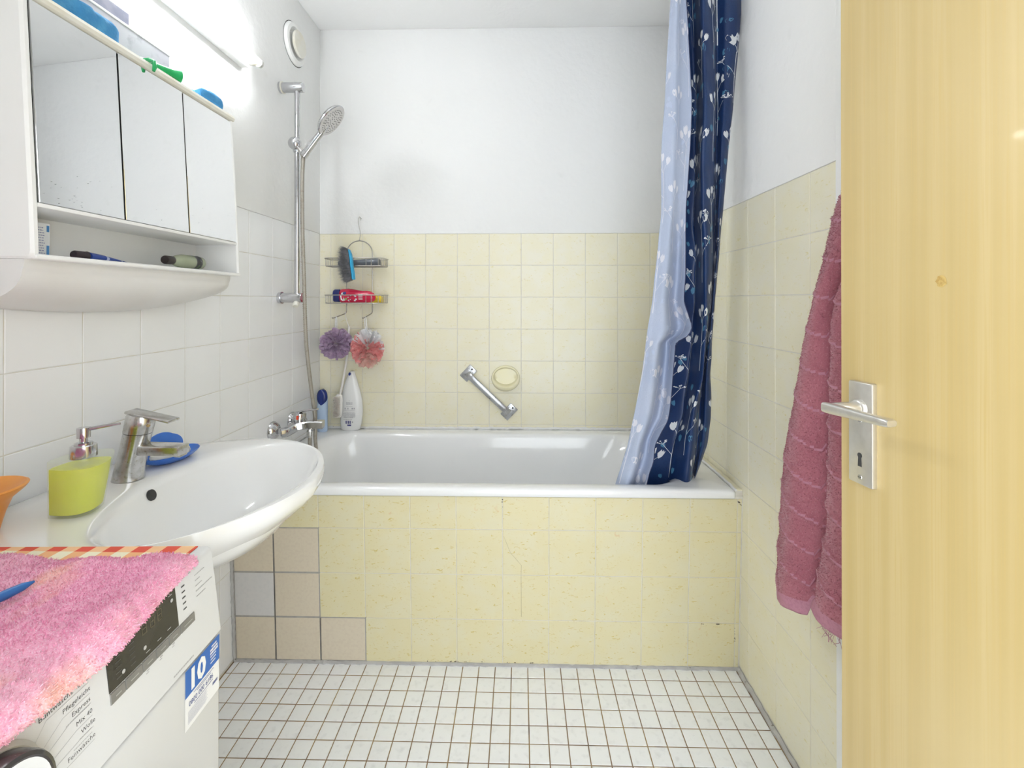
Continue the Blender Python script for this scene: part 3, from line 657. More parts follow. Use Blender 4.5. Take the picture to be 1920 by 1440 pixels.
for z, a, b in ((0.6990, 0.016, 0.056), (0.6965, 0.022, 0.050), (0.6845, 0.018, 0.055)): 
    q = a
    while q < b: st = random.uniform(0.0008, 0.002); dquad(mb, q, min(b, q + st), z - 0.0005, z + 0.0005, 0.0006); q += st + 0.0004
for z in (0.6785, 0.6765): dquad(mb, 0.008, 0.0185, z - .0007, z + .0007, 0.0006)
mb.build('sticker_print_lines', M_STB, stk, smooth=False)
mb = MB()
for i in range(12):
    z = 0.6815 - i * 0.0014; q = 0.029 + 0.002 * (i % 3)
    while q < 0.0665: st = random.uniform(0.0006, 0.0022); dquad(mb, q, min(0.067, q + st), z - 0.0003, z + 0.0003, 0.0006); q += st + 0.0004
mb.build('sticker_fine_print', mat('sticker_print_lilac', (0.50, 0.51, 0.60), 0.4, vary=(20, (0.54, 0.55, 0.63), 0.4, 0.6)), stk, smooth=False)

# ---- checked cloth and pink terry mat on the machine
def checked():
    if 'checked_cotton' in MATS: return MATS['checked_cotton']
    m = mat('checked_cotton', (0.85, 0.80, 0.62), 0.8); N = m.node_tree.nodes; L = m.node_tree.links; b = N['Principled BSDF']
    tc = N.new('ShaderNodeTexCoord'); sx = N.new('ShaderNodeSeparateXYZ'); L.new(tc.outputs['Object'], sx.inputs[0])
    def stripe(sock, period):
        a = N.new('ShaderNodeMath'); a.operation = 'DIVIDE'; a.inputs[1].default_value = period; L.new(sock, a.inputs[0])
        f = N.new('ShaderNodeMath'); f.operation = 'FRACT'; L.new(a.outputs[0], f.inputs[0])
        g = N.new('ShaderNodeMath'); g.operation = 'GREATER_THAN'; g.inputs[1].default_value = 0.5; L.new(f.outputs[0], g.inputs[0]); return g.outputs[0]
    u, v = stripe(sx.outputs['X'], 0.040), stripe(sx.outputs['Y'], 0.040)
    m1 = N.new('ShaderNodeMix'); m1.data_type = 'RGBA'; m1.inputs[6].default_value = (0.85, 0.80, 0.60, 1); m1.inputs[7].default_value = (0.84, 0.45, 0.22, 1); L.new(u, m1.inputs[0])
    m2 = N.new('ShaderNodeMix'); m2.data_type = 'RGBA'; m2.inputs[6].default_value = (0.85, 0.52, 0.28, 1); m2.inputs[7].default_value = (0.70, 0.09, 0.05, 1); L.new(u, m2.inputs[0])
    m3 = N.new('ShaderNodeMix'); m3.data_type = 'RGBA'; L.new(v, m3.inputs[0]); L.new(m1.outputs[2], m3.inputs[6]); L.new(m2.outputs[2], m3.inputs[7])
    L.new(m3.outputs[2], b.inputs['Base Color']); return m
mb = MB(); rings = []
def ctop(s, d, z): return MD(s, z, d)
for s in (0.0035, 0.02, 0.05, 0.3, 0.57):
    rings.append([ctop(s, -0.03, 0.8606), ctop(s, -0.2, 0.8606), ctop(s, -0.40, 0.8606), ctop(s, -0.50, 0.8606), ctop(s, -0.50, 0.8618), ctop(s, -0.40, 0.8618), ctop(s, -0.2, 0.8618), ctop(s, -0.03, 0.8618)])
mb.loft(rings); o = mb.build('checked_cloth', checked(), None, 60); tag(o, 'red and cream checked cloth under the pink mat on the washing machine', 'cloth')
M_PINK = mat('pink_terry', (0.79, 0.30, 0.47), 0.95, sheen=0.3,
             vary=[(5.5, (0.85, 0.45, 0.57), 0.40, 0.60, 3), (4.6, (0.74, 0.16, 0.40), 0.52, 0.70, 3, (0.8, 2.6, 1.0)), (5.2, (0.89, 0.50, 0.36), 0.60, 0.72, 3, (2.2, 1.0, 1.0)), (700, (0.90, 0.66, 0.76), 0.50, 0.74, 2)])  # the finest layer paints pale highlights of the tufts into the colour
mat_t = thing('terry_mat', 'pink and peach tie-dyed terry mat spread over the washing machine', 'mat', (0.30, -1.14, 0.862))
TH = 0.011
def mat_pt(u, v, top=True):      # u along s, v from the wall side to the front edge
    s = 0.036 + 0.54 * u + 0.004 * math.sin(v * 11)
    far = 0.012 * math.sin(u * 9) * 0.3
    hang = 0.0155 * max(0.0, min(1.0, (s - 0.055) / 0.10)) ** 0.8 + 0.003 * math.sin(s * 40)
    front = 0.486 - 0.006 * math.sin(s * 55)
    d0 = -0.500
    L_ = 0.490 + hang
    q = v * L_
    flat = 0.490
    lift = 0.0022 * math.sin(s * 38 + q * 30) + 0.0018 * math.sin(q * 60 - s * 20) + 0.0025
    th = TH * (1 - 0.75 * max(0, (v - 0.97) / 0.03) ** 2) * (1 - 0.9 * max(0, (0.07 - u) / 0.07) ** 1.5)
    if q <= flat - 0.012:
        b = MD(s, 0.8620, d0 + q); n = Vector((0, 0, 1))
    else:
        r = 0.014; a = (q - (flat - 0.012)) / r
        if a < 1.35:
            b = MD(s, 0.8620 - r * (1 - math.cos(a)), d0 + flat - 0.012 + r * math.sin(a)); n = (ZUP * math.cos(a) + MN * math.sin(a))
        else:
            a2 = 1.35; e = (a - a2) * r
            b = MD(s, 0.8620 - r * (1 - math.cos(a2)) - e * math.sin(a2), d0 + flat - 0.012 + r * math.sin(a2) + e * math.cos(a2)); n = (ZUP * math.cos(a2) + MN * math.sin(a2))
    wob = noise.noise(b * 90) * 0.0022 + noise.noise(b * 28) * 0.003
    return b + n * ((th + lift + wob) if top else 0.0002)
mb = MB(); NU, NV = 200, 150
for j in range(NV + 1):
    pass
top = [[mat_pt(i / NU, j / NV) for i in range(NU + 1)] for j in range(NV + 1)]
vs = [p for r in top for p in r]; fs = [(j * (NU + 1) + i, (j + 1) * (NU + 1) + i, (j + 1) * (NU + 1) + i + 1, j * (NU + 1) + i + 1) for j in range(NV) for i in range(NU)]
mb.add(vs, fs)
edge = [(i, 0) for i in range(NU + 1)] + [(NU, j) for j in range(1, NV + 1)] + [(i, NV) for i in range(NU - 1, -1, -1)] + [(0, j) for j in range(NV - 1, 0, -1)]
mb.loft([[top[j][i] for i, j in edge], [mat_pt(i / NU, j / NV, False) for i, j in edge]], False, True)
pile = mb.build('mat_pile_base', M_PINK, mat_t, None)
tufts(pile.data, 110000, 0.0026, 0.0013, 'mat_tufts', M_PINK, mat_t, 5, mask=lambda p: (p[:, 1] > -1.36))
# blue handle lying on the mat
pen = MB(); pen.tube([(0.385, -0.998, 0.884), (0.389, -0.985, 0.884), (0.3935, -0.972, 0.8845), (0.397, -0.963, 0.885)], [0.0052, 0.0055, 0.0045, 0.0012], 12)
pen.tube([(0.385, -0.998, 0.884), (0.372, -1.04, 0.883), (0.362, -1.08, 0.883)], [0.0052, 0.0045, 0.0045], 12)
o = pen.build('blue_brush_handle', mat('deep_blue_plastic', (0.025, 0.12, 0.36), 0.3, vary=(20, (0.03, 0.15, 0.42), 0.4, 0.6))); tag(o, 'blue pointed plastic handle lying on the pink mat', 'handle')

# ================================================================ mirror cabinet
CY0, CY1 = -0.730, -0.160
cab = thing('mirror_cabinet', 'white three-door mirror cabinet with an open shelf above the basin', 'cabinet', (0.004, -0.445, 1.19))
def fx(z): return 0.1305 - (z - 1.38) * 0.0535     # the front leans back slightly
def prism(mb, prof, y0, y1, ch=0.003):
    c = Vector((sum(p[0] for p in prof) / len(prof), 0, sum(p[1] for p in prof) / len(prof))); rings = []
    for y, k in ((y0, ch), (y0 + ch, 0), (y1 - ch, 0), (y1, ch)):
        r = []
        for x, z in prof:
            d = Vector((x, 0, z)) - c; r.append(Vector((c.x + d.x - math.copysign(min(k, abs(d.x)), d.x), y, c.z + d.z - math.copysign(min(k, abs(d.z)), d.z))))
        rings.append(r)
    mb.loft(rings)
for y0, y1 in ((CY0, CY0 + 0.014), (CY1 - 0.012, CY1)):
    mb = MB(); prism(mb, [(0.004, 1.284), (0.128, 1.284), (0.1345, 1.287), (0.136, 1.294), (fx(1.38) + 0.002, 1.38), (fx(1.75) + 0.002, 1.752), (0.004, 1.752)], y0, y1, 0.004); mb.build('side_panel', M_WHITEPL, cab)
mb = MB(); prism(mb, [(0.004, 1.737), (0.106, 1.737), (0.1165, 1.741), (0.1185, 1.748), (0.116, 1.755), (0.110, 1.757), (0.004, 1.757)], CY0 - 0.001, CY1 + 0.001, 0.002); mb.build('top_board', M_CREAMPL, cab)
mb = MB(); mb.rbox((0.004, CY0 + 0.012, 1.2835), (0.009, CY1 - 0.01, 1.74), 0.001); mb.build('back_board', M_WHITEPL, cab)
mb = MB(); mb.rbox((0.006, CY0 + 0.013, 1.374), (fx(1.378) + 0.001, CY1 - 0.011, 1.3815), 0.0015); mb.build('middle_shelf', M_WHITEPL, cab)
mb = MB(); mb.rbox((0.006, CY0 + 0.004, 1.283), (0.1375, CY1 - 0.001, 1.2925), 0.004, 3); mb.build('bottom_shelf', M_WHITEPL, cab)
mb = MB(); mb.add([(fx(1.382) - 0.006, CY0 + 0.013, 1.382), (fx(1.382) - 0.006, CY1 - 0.011, 1.382), (fx(1.738) - 0.006, CY1 - 0.011, 1.738), (fx(1.738) - 0.006, CY0 + 0.013, 1.738)], [(0, 1, 2, 3)]); mb.build('door_gap_shade', M_DARK, cab, smooth=False)  # black sheet standing in for the shade in the gaps between the doors
for y0, y1, dx in ((CY0 + 0.0165, -0.5450, 0.0), (-0.5415, -0.3605, 0.0004), (-0.3570, CY1 - 0.0015, 0.0002)):
    mb = MB(); rings = []
    for off, k in ((-0.005, 0.0), (-0.0006, 0.0), (0.0, 0.0008)):
        rings.append([(fx(1.3825) + off + dx, y0 + k, 1.3825 + k), (fx(1.3825) + off + dx, y1 - k, 1.3825 + k), (fx(1.7365) + off + dx, y1 - k, 1.7365 - k), (fx(1.7365) + off + dx, y0 + k, 1.7365 - k)])
    mb.loft(rings); mb.build('mirror_door', M_MIRROR, cab, smooth=False)
# moulded skirt curving back to the wall
def skirt(u, v):
    y = (CY0 + 0.004) + (CY1 - CY0 - 0.012) * u
    zb = 1.186 + 0.30 * max(0, abs(y + 0.455) - 0.02) ** 2 * (1.6 if y > -0.455 else 1.0) ; zb = min(zb, 1.255)
    xf = 0.117
    e = 1 - 0.06 * (max(0, (u - 0.94) / 0.06) ** 2)
    if v < 0.12: return Vector((xf * e, y, 1.2835 - v / 0.12 * 0.010))
    if v < 0.25: return Vector((xf * e - 0.004 * (v - 0.12) / 0.13, y, 1.2735 - (v - 0.12) / 0.13 * 0.012))
    t = (v - 0.25) / 0.75; a = t * PI / 2
    return Vector((0.0015 + (xf * e - 0.0055) * math.cos(a), y, 1.2615 - (1.2615 - zb) * math.sin(a)))
mb = MB(); mb.grid(skirt, 40, 24)
for u in (0.0, 1.0): 
    ring = [skirt(u, j / 24) for j in range(25)] + [Vector((0.0015, skirt(u, 0).y, 1.2835))]
    mb.add(ring, [tuple(range(len(ring)))])
mb.build('skirt', mat('shell_plastic', (0.80, 0.79, 0.775), 0.35, vary=(6, (0.77, 0.75, 0.72), 0.45, 0.7)), cab, 40)
# dust specks on the mirrors
mb = MB()
for q in range(36):
    y = random.choice((random.gauss(-0.66, 0.02), random.uniform(-0.70, -0.17))); z = 1.386 + abs(random.gauss(0, 0.03 if q < 40 else 0.12)); 
    if z > 1.73 or y < -0.712: continue
    r = random.uniform(0.0002, 0.0006); c = Vector((fx(z) + 0.0008, y, z)); mb.add([c + Vector((0, r * 1.5 * math.cos(a), r * math.sin(a))) for a in [2 * PI * k / 6 for k in range(6)]], [tuple(range(6))])
o = mb.build('dust_specks', mat('grey_dust', (0.30, 0.30, 0.30), 0.9, vary=(100, (0.4, 0.4, 0.4), 0.4, 0.6)), cab, smooth=False); o['kind'] = 'stuff'

# things in the open shelf
SZ = 1.2928
bx = thing('toothpaste_box', 'small white and blue carton standing at the near end of the cabinet shelf', 'box', (0.045, -0.640, SZ))
mb = MB(); mb.rbox((0.032, -0.664, SZ), (0.060, -0.630, SZ + 0.066), 0.0006, 1); body = mb.build('carton', mat('white_card', (0.80, 0.82, 0.83), 0.45, vary=(30, (0.76, 0.79, 0.82), 0.4, 0.6)), bx)
M_CBL = mat('carton_blue', (0.07, 0.25, 0.55), 0.45, vary=(30, (0.1, 0.3, 0.6), 0.4, 0.6))
mb = MB()
for a, b, c, d in ((0.0602, 0.0602, -0.636, -0.631),): 
    for z0, z1 in ((0.050, 0.062), (0.002, 0.024)): mb.add([(0.0602, -0.6365, SZ + z0), (0.0602, -0.6315, SZ + z0), (0.0602, -0.6315, SZ + z1), (0.0602, -0.6365, SZ + z1)], [(0, 1, 2, 3)])
mb.build('blue_print', M_CBL, bx, smooth=False)['kind'] = 'stuff'
mb = MB()
for i in range(11):
    z = SZ + 0.008 + i * 0.0048; y = -0.660
    while y < -0.642: st = random.uniform(0.001, 0.004); mb.add([(0.0602, y, z), (0.0602, y + st, z), (0.0602, y + st, z + 0.0018), (0.0602, y, z + 0.0018)], [(0, 1, 2, 3)]); y += st + 0.001
mb.build('carton_lettering', mat('carton_ink', (0.30, 0.32, 0.50), 0.5, vary=(30, (0.35, 0.37, 0.55), 0.4, 0.6)), bx, smooth=False)
tb = thing('tube', 'flat tube with a dark cap and blue striped body lying in the cabinet shelf', 'tube', (0.095, -0.56, SZ))
mb = MB(); mb.loft([[Vector((0.092 + 0.011 * k * math.cos(a), y, SZ + h + h * math.sin(a))) for a in [2 * PI * j / 20 for j in range(20)]] for y, k, h in ((-0.588, 1.0, 0.0085), (-0.560, 1.2, 0.007), (-0.53, 1.35, 0.004), (-0.505, 1.4, 0.0012))]); mb.build('tube_body', mat('blue_foil', (0.03, 0.07, 0.32), 0.3, vary=(6, (0.45, 0.5, 0.7), 0.60, 0.62, 1, (1, 22, 1))), tb)
mb = MB(); mb.lathe([(0.0075, 0.0), (0.0085, 0.002), (0.0085, 0.024), (0.0092, 0.026)], (0.092, -0.616, SZ + 0.0087), 20, axis_mtx((0, 1, 0))); mb.build('tube_cap', mat('plum_black_cap', (0.03, 0.018, 0.025), 0.35, vary=(30, (0.04, 0.03, 0.035), 0.4, 0.6)), tb)
bt = thing('lying_bottle', 'clear bottle with dark cap and black label lying in the cabinet shelf', 'bottle', (0.085, -0.30, SZ))
M_GLS = clear_mat('greenish_clear', (0.62, 0.68, 0.50), 0.50)
ax = axis_mtx((-0.10, 1, 0.02)); bo = Vector((0.098, -0.398, SZ + 0.0185))
mb = MB(); mb.lathe([(0.0085, 0.026), (0.010, 0.030), (0.0145, 0.045), (0.0178, 0.062), (0.0180, 0.120), (0.0165, 0.140), (0.011, 0.150), (0.0001, 0.151)], bo, 28, ax, cap0=False); mb.build('bottle_body', M_GLS, bt)
mb = MB(); mb.lathe([(0.0001, 0.0), (0.0095, 0.0), (0.0105, 0.002), (0.0105, 0.026), (0.009, 0.028)], bo, 24, ax); mb.build('bottle_cap', mat('dark_brown_cap', (0.028, 0.018, 0.018), 0.3, vary=(30, (0.04, 0.03, 0.03), 0.4, 0.6)), bt)
mb = MB(); mb.lathe([(0.0183, 0.098), (0.0183, 0.123)], bo, 28, ax, False, False); mb.build('bottle_label', mat('black_label', (0.03, 0.03, 0.035), 0.4, vary=[(40, (0.16, 0.16, 0.18), 0.56, 0.60), (25, (0.12, 0.25, 0.05), 0.60, 0.64)]), bt)

# things on top of the cabinet
TZ = 1.757
M_SPB = mat('blue_sponge', (0.05, 0.25, 0.52), 0.9, bump=(180, 0.7, 0.003), vary=[(20, (0.10, 0.36, 0.62), 0.45, 0.65), (8, (0.03, 0.18, 0.42), 0.55, 0.7)])
def sponge(name, c, sz, seed, label, rz, pinch=0.0):
    mb = MB(); m4 = Matrix.Translation(c) @ Matrix.Rotation(rz, 4, 'Z'); rings = []
    for i in range(15):
        t = i / 14 - 0.5; k = 1 - 0.25 * (abs(t) * 2) ** 6; ring = []
        for j in range(24):
            a = 2 * PI * j / 24; ca, sa = math.cos(a), math.sin(a)
            y = sz[1] / 2 * k * abs(ca) ** 0.5 * math.copysign(1, ca); z = sz[2] / 2 * k * abs(sa) ** 0.5 * math.copysign(1, sa)
            z *= 1 - pinch * math.exp(-(y / (sz[1] * 0.18)) ** 2)
            p = Vector((t * sz[0], y, z + sz[2] / 2)); n = noise.noise_vector(p * 55 + Vector((seed, 0, 0))) * 0.0035
            if p.z > 0.006: p += n
            p.z = max(0.0002, p.z); ring.append(m4 @ p)
        rings.append(ring)
    mb.loft(rings); o = mb.build(name, M_SPB, None, 60); return tag(o, label, 'sponge', 'blue sponges on the mirror cabinet')
sponge('sponge', (0.062, -0.560, TZ), (0.105, 0.062, 0.056), 3, 'larger crumpled blue sponge at the near end on top of the mirror cabinet', PI / 2 + 0.05)
sponge('sponge', (0.066, -0.215, TZ), (0.080, 0.060, 0.046), 9, 'notched blue sponge at the far end on top of the mirror cabinet', PI / 2 - 0.1, 0.45)
gt = thing('green_tube', 'bright green plastic tube with flared mouth lying on the mirror cabinet', 'tube', (0.085, -0.40, TZ))
M_GRN = mat('green_plastic', (0.01, 0.36, 0.10), 0.25, coat=0.2, vary=(20, (0.02, 0.42, 0.13), 0.4, 0.6))
mb = MB(); gx = axis_mtx((0.42, 1, 0.03)); mb.lathe([(0.0115, 0.0), (0.012, 0.055), (0.013, 0.075), (0.017, 0.090), (0.0172, 0.092), (0.0155, 0.0915), (0.011, 0.078), (0.010, 0.01), (0.0001, 0.01)], (0.064, -0.440, TZ + 0.0175), 28, gx, cap1=False); mb.build('tube_body', M_GRN, gt)
mb = MB(); mb.tube([(0.080, -0.438, TZ + 0.016), (0.105, -0.452, TZ + 0.011), (0.121, -0.458, TZ + 0.004), (0.1245, -0.461, TZ - 0.010), (0.1235, -0.463, TZ - 0.020)], [0.0070, 0.0055, 0.0040, 0.0045, 0.003], 12); mb.build('clip', M_GRN, gt)
# board standing behind, against the wall
bd = thing('wall_board', 'grey board with pale edge standing on the cabinet against the wall', 'board', (0.012, -0.60, TZ))
M_BOARD = mat('lilac_grey_board', (0.44, 0.44, 0.48), 0.55, vary=[(9, (0.50, 0.50, 0.54), 0.4, 0.65), (30, (0.36, 0.36, 0.40), 0.58, 0.72)])
mb = MB(); mb.rbox((0.006, -0.590, TZ), (0.020, -0.285, 1.868), 0.001, 1); mb.build('board', M_BOARD, bd)
mb = MB(); mb.rbox((0.006, -0.640, TZ), (0.022, -0.592, 1.868), 0.001, 1); mb.build('board_edge', M_WHITEPL, bd)
mb = MB(); mb.rbox((0.005, -0.64, 1.868), (0.021, -0.282, 1.874), 0.001, 1); mb.build('board_trim', M_WHITEPL, bd)
st = MB(); st.rbox((0.004, -0.72, 1.8745), (0.016, -0.405, 1.906), 0.002, 1); o = st.build('grey_strip', mat('slate_strip', (0.16, 0.165, 0.23), 0.5, vary=(30, (0.22, 0.22, 0.28), 0.45, 0.65))); tag(o, 'slate grey strip lying along the top of the pale board', 'strip')

# ================================================================ fluorescent lamp
LY0, LY1 = -0.515, 0.088
lamp = thing('fluorescent_lamp', 'white batten lamp with a bare glowing tube high on the left wall', 'lamp', (0.004, -0.21, 2.035))
mb = MB(); mb.rbox((0.0035, LY0 - 0.01, 2.010), (0.030, LY1 - 0.035, 2.060), 0.003); mb.build('housing', M_WHITEPL, lamp)
M_TUBE = mat('glowing_tube', (1, 1, 1), 0.4, emit=((0.93, 0.965, 1.0), TUBE_STRENGTH), vary=(4, (0.98, 0.98, 0.98), 0.4, 0.6))
mb = MB(); mb.tube([(0.050, LY0 + 0.005, 2.040), (0.050, LY1 - 0.012, 2.040)], 0.0130, 24); mb.build('tube', M_TUBE, lamp)
for y in (LY0, LY1 - 0.014):
    mb = MB(); mb.lathe([(0.0136, 0.0), (0.0136, 0.012), (0.010, 0.0145)], (0.050, y, 2.040), 20, axis_mtx((0, 1, 0))); mb.build('tube_cap', M_SATIN, lamp)
for y in (LY0 + 0.01, LY1 - 0.040):
    mb = MB(); mb.rbox((0.026, y, 2.024), (0.056, y + 0.02, 2.054), 0.004); mb.build('socket', M_CREAMPL, lamp)

# ventilation valve
vent = thing('vent_valve', 'round white ventilation valve on the left wall near the ceiling', 'vent', (0.004, 0.425, 2.297))
vx = axis_mtx((1, 0, 0)); vc = Vector((0.0035, 0.415, 2.297))
mb = MB(); mb.lathe([(0.086, 0.0), (0.086, 0.004), (0.080, 0.012), (0.066, 0.014), (0.055, 0.006), (0.050, 0.002), (0.0001, 0.001)], vc, 44, vx, cap1=False); mb.build('valve_ring', M_WHITEPL, vent)
mb = MB(); mb.lathe([(0.044, 0.014), (0.052, 0.018), (0.054, 0.024), (0.050, 0.028), (0.0001, 0.030)], vc, 44, vx); mb.build('valve_disc', M_CREAMPL, vent)
mb = MB(); mb.lathe([(0.0865, 0.0002), (0.089, 0.0008), (0.089, -0.002)], vc, 44, vx, False, False); mb.build('gasket', M_DARK, vent)

# ================================================================ shower rail with hand shower
RX, RY = 0.072, 0.305
rail = thing('shower_rail', 'vertical chrome shower rail with two round wall brackets on the left wall', 'shower rail', (0.0, RY, 1.20))
mb = MB(); mb.tube([(RX, RY, 1.218), (RX, RY, 2.065)], 0.0105, 20); mb.build('bar', M_CHROME, rail)
for z in (2.062, 1.222):
    mb = MB(); mb.lathe([(0.0225, 0.0), (0.0225, 0.010), (0.0195, 0.011), (0.0195, 0.090), (0.0185, 0.0935), (0.0001, 0.0935)], (0.0036 if z > 1.6 else 0.0, RY, z), 26, axis_mtx((1, 0, 0))); mb.build('bracket', M_CHROME, rail)
    mb = MB(); mb.lathe([(0.0238, 0.0), (0.0238, 0.004)], (0.0122 if z > 1.6 else 0.008, RY, z), 26, axis_mtx((1, 0, 0))); mb.build('bracket_ring', M_CREAMPL if z > 1.6 else M_CHROME, rail)
mb = MB(); mb.lathe([(0.0115, 0.0), (0.0115, 0.018), (0.009, 0.021), (0.0001, 0.0215)], (RX, RY - 0.004, 1.205), 18, axis_mtx((0.1, -0.6, -0.8))); mb.build('end_stop', M_CREAMPL, rail)
sl = MB(); sl.ball((RX - 0.003, RY - 0.014, 1.834), (0.0255, 0.022, 0.0255), 22, 14); sl.lathe([(0.014, 0), (0.0155, 0.006), (0.0155, 0.014)], (RX, RY, 1.802), 20); slider = sl.build('slider', M_CHROME, rail)
mb = MB(); mb.tube([(RX + 0.012, RY - 0.006, 1.815), (RX + 0.028, RY - 0.012, 1.797), (RX + 0.036, RY - 0.016, 1.790)], [0.011, 0.013, 0.015], 16); mb.build('holder_arm', M_SATIN, rail)
hs = thing('hand_shower', 'chrome hand shower with a round speckled spray face clipped to the rail', 'hand shower', (0.12, 0.285, 1.80))
hd = Vector((0.090, -0.012, 0.105)).normalized(); h0 = Vector((0.106, 0.287, 1.782))
mb = MB(); L_ = [0, 0.02, 0.021, 0.055, 0.085, 0.105, 0.118]; Rr = [0.0155, 0.0155, 0.0135, 0.0132, 0.0125, 0.0125, 0.013]
mb.tube([h0 + hd * l for l in L_], Rr, 20); mb.build('handle', M_CHROME, hs)
fn_ = Vector((0.76, 0.08, -0.64)).normalized(); hc = h0 + hd * 0.178; hm = axis_mtx(fn_, hd)
mb = MB(); mb.lathe([(0.010, -0.020), (0.038, -0.016), (0.062, -0.008), (0.069, 0.0), (0.069, 0.004), (0.0665, 0.0065)], hc, 48, hm, cap1=False)
mb.tube([h0 + hd * 0.112, h0 + hd * 0.125 - fn_ * 0.003, hc - fn_ * 0.012 - hd * 0.02], [0.0112, 0.014, 0.020], 18); mb.build('head_shell', M_CHROME, hs)
mb = MB(); mb.lathe([(0.0665, 0.0065), (0.060, 0.0072), (0.0001, 0.0078)], hc, 48, hm, cap0=False); mb.build('spray_face', mat('pale_spray_plate', (0.70, 0.68, 0.67), 0.35, vary=(30, (0.74, 0.72, 0.71), 0.4, 0.6)), hs)
mb = MB()
for ri, n in ((0.012, 6), (0.022, 11), (0.032, 16), (0.042, 22), (0.051, 28)):
    for k in range(n):
        if ri in (0.032,) and k % 4 == 0: continue
        a = 2 * PI * k / n + ri * 40; p = hc + hm @ Vector((ri * math.cos(a), ri * math.sin(a), 0.0076)); mb.lathe([(0.0020, 0.0), (0.0015, 0.0018), (0.0001, 0.002)], p, 6, hm)
o = mb.build('nozzles', mat('grey_rubber', (0.14, 0.14, 0.145), 0.6, vary=(60, (0.18, 0.18, 0.185), 0.4, 0.6)), hs); o['kind'] = 'stuff'
# corrugated hose: from the hand shower down behind the tap, looping in the tub, back up to the tap
hp_ = catmull([tuple(h0 + hd * 0.0), (0.104, 0.289, 1.765), (0.100, 0.290, 1.68), (0.101, 0.290, 1.50), (0.106, 0.292, 1.30), (0.113, 0.296, 1.05), (0.121, 0.322, 0.86), (0.130, 0.336, 0.74), (0.136, 0.332, 0.62), (0.165, 0.32, 0.45), (0.215, 0.29, 0.39), (0.205, 0.265, 0.42), (0.160, 0.272, 0.52), (0.134, 0.288, 0.61), (0.130, 0.292, 0.672)], 60)
hose = MB(); hose.tube([tuple(p) for p in hp_], [0.0078 if i % 2 else 0.0064 for i in range(len(hp_))], 10)
o = hose.build('shower_hose', mat('metal_hose', (0.40, 0.37, 0.32), 0.45, metal=0.5, vary=(90, (0.33, 0.29, 0.24), 0.5, 0.7)), None, None); tag(o, 'ribbed metal shower hose hanging from the hand shower to the bath tap', 'hose')

# bath mixer on the left wall
bt = thing('bath_tap', 'chrome single-lever bath mixer low on the left wall above the tub', 'tap', (0.0, 0.32, 0.70))
for y in (0.255, 0.405):
    mb = MB(); mb.lathe([(0.0365, 0.0), (0.036, 0.004), (0.028, 0.018), (0.017, 0.026), (0.014, 0.028)], (0.0, y, 0.706), 28, axis_mtx((1, 0, 0))); mb.lathe([(0.0125, 0.024), (0.0125, 0.05)], (0.0, y, 0.706), 6, axis_mtx((1, 0, 0))); mb.build('escutcheon', M_CHROME, bt)
mb = MB()
path = [(0.044, 0.238, 0.701), (0.058, 0.250, 0.703), (0.070, 0.268, 0.709), (0.085, 0.282, 0.716), (0.115, 0.296, 0.719), (0.155, 0.303, 0.719), (0.178, 0.306, 0.718)]
P = catmull(path, 5); rings = []
for i, p in enumerate(P):
    t = Vector(P[min(i + 1, len(P) - 1)] - P[max(i - 1, 0)]).normalized(); sd = t.cross(Vector((0, 0, 1))).normalized(); up = sd.cross(t)
    hw, hh = (0.015, 0.016) if i < 12 else (0.015 + 0.004 * (i - 12) / 18, 0.015)
    rings.append([Vector(p) + sd * a * hw + up * b * hh for a, b in ((-1, -.7), (-.75, -1), (.75, -1), (1, -.7), (1, .7), (.75, 1), (-.75, 1), (-1, .7))])
mb.loft(rings); mb.tube([(0.058, 0.250, 0.706), (0.056, 0.33, 0.708), (0.05, 0.405, 0.706)], 0.0165, 18); mb.build('mixer_body', M_CHROME, bt, 40)
mb = MB(); mb.lathe([(0.0235, 0.0), (0.0245, 0.006), (0.024, 0.030), (0.021, 0.036), (0.0001, 0.037)], (0.078, 0.31, 0.728), 28, axis_mtx((0.12, 0, 1))); mb.build('cartridge_dome', M_CHROME, bt)
mb = MB(); mb.tube([(0.080, 0.308, 0.766), (0.105, 0.303, 0.774), (0.135, 0.298, 0.779), (0.160, 0.294, 0.781)], [0.012, 0.0105, 0.0105, 0.009], 14, flat=0.4); mb.build('lever', M_CHROME, bt)
mb = MB(); mb.rbox((-0.0045, -0.001, -0.008), (0.0045, 0.001, 0.008), 0.0008, mtx=Matrix.Translation((0.0835, 0.2855, 0.749)) @ Matrix.Rotation(0.1, 4, 'Y')); mb.build('hot_mark', mat('red_mark', (0.75, 0.05, 0.02), 0.4, vary=(30, (0.8, 0.08, 0.03), 0.4, 0.6)), bt)
mb = MB(); mb.lathe([(0.0105, 0.0), (0.0105, 0.006), (0.0125, 0.008), (0.0125, 0.026), (0.009, 0.03)], (0.130, 0.294, 0.670), 12); mb.tube([(0.130, 0.294, 0.69), (0.130, 0.296, 0.712)], 0.009, 12); mb.build('hose_connector', M_CHROMEW, bt)

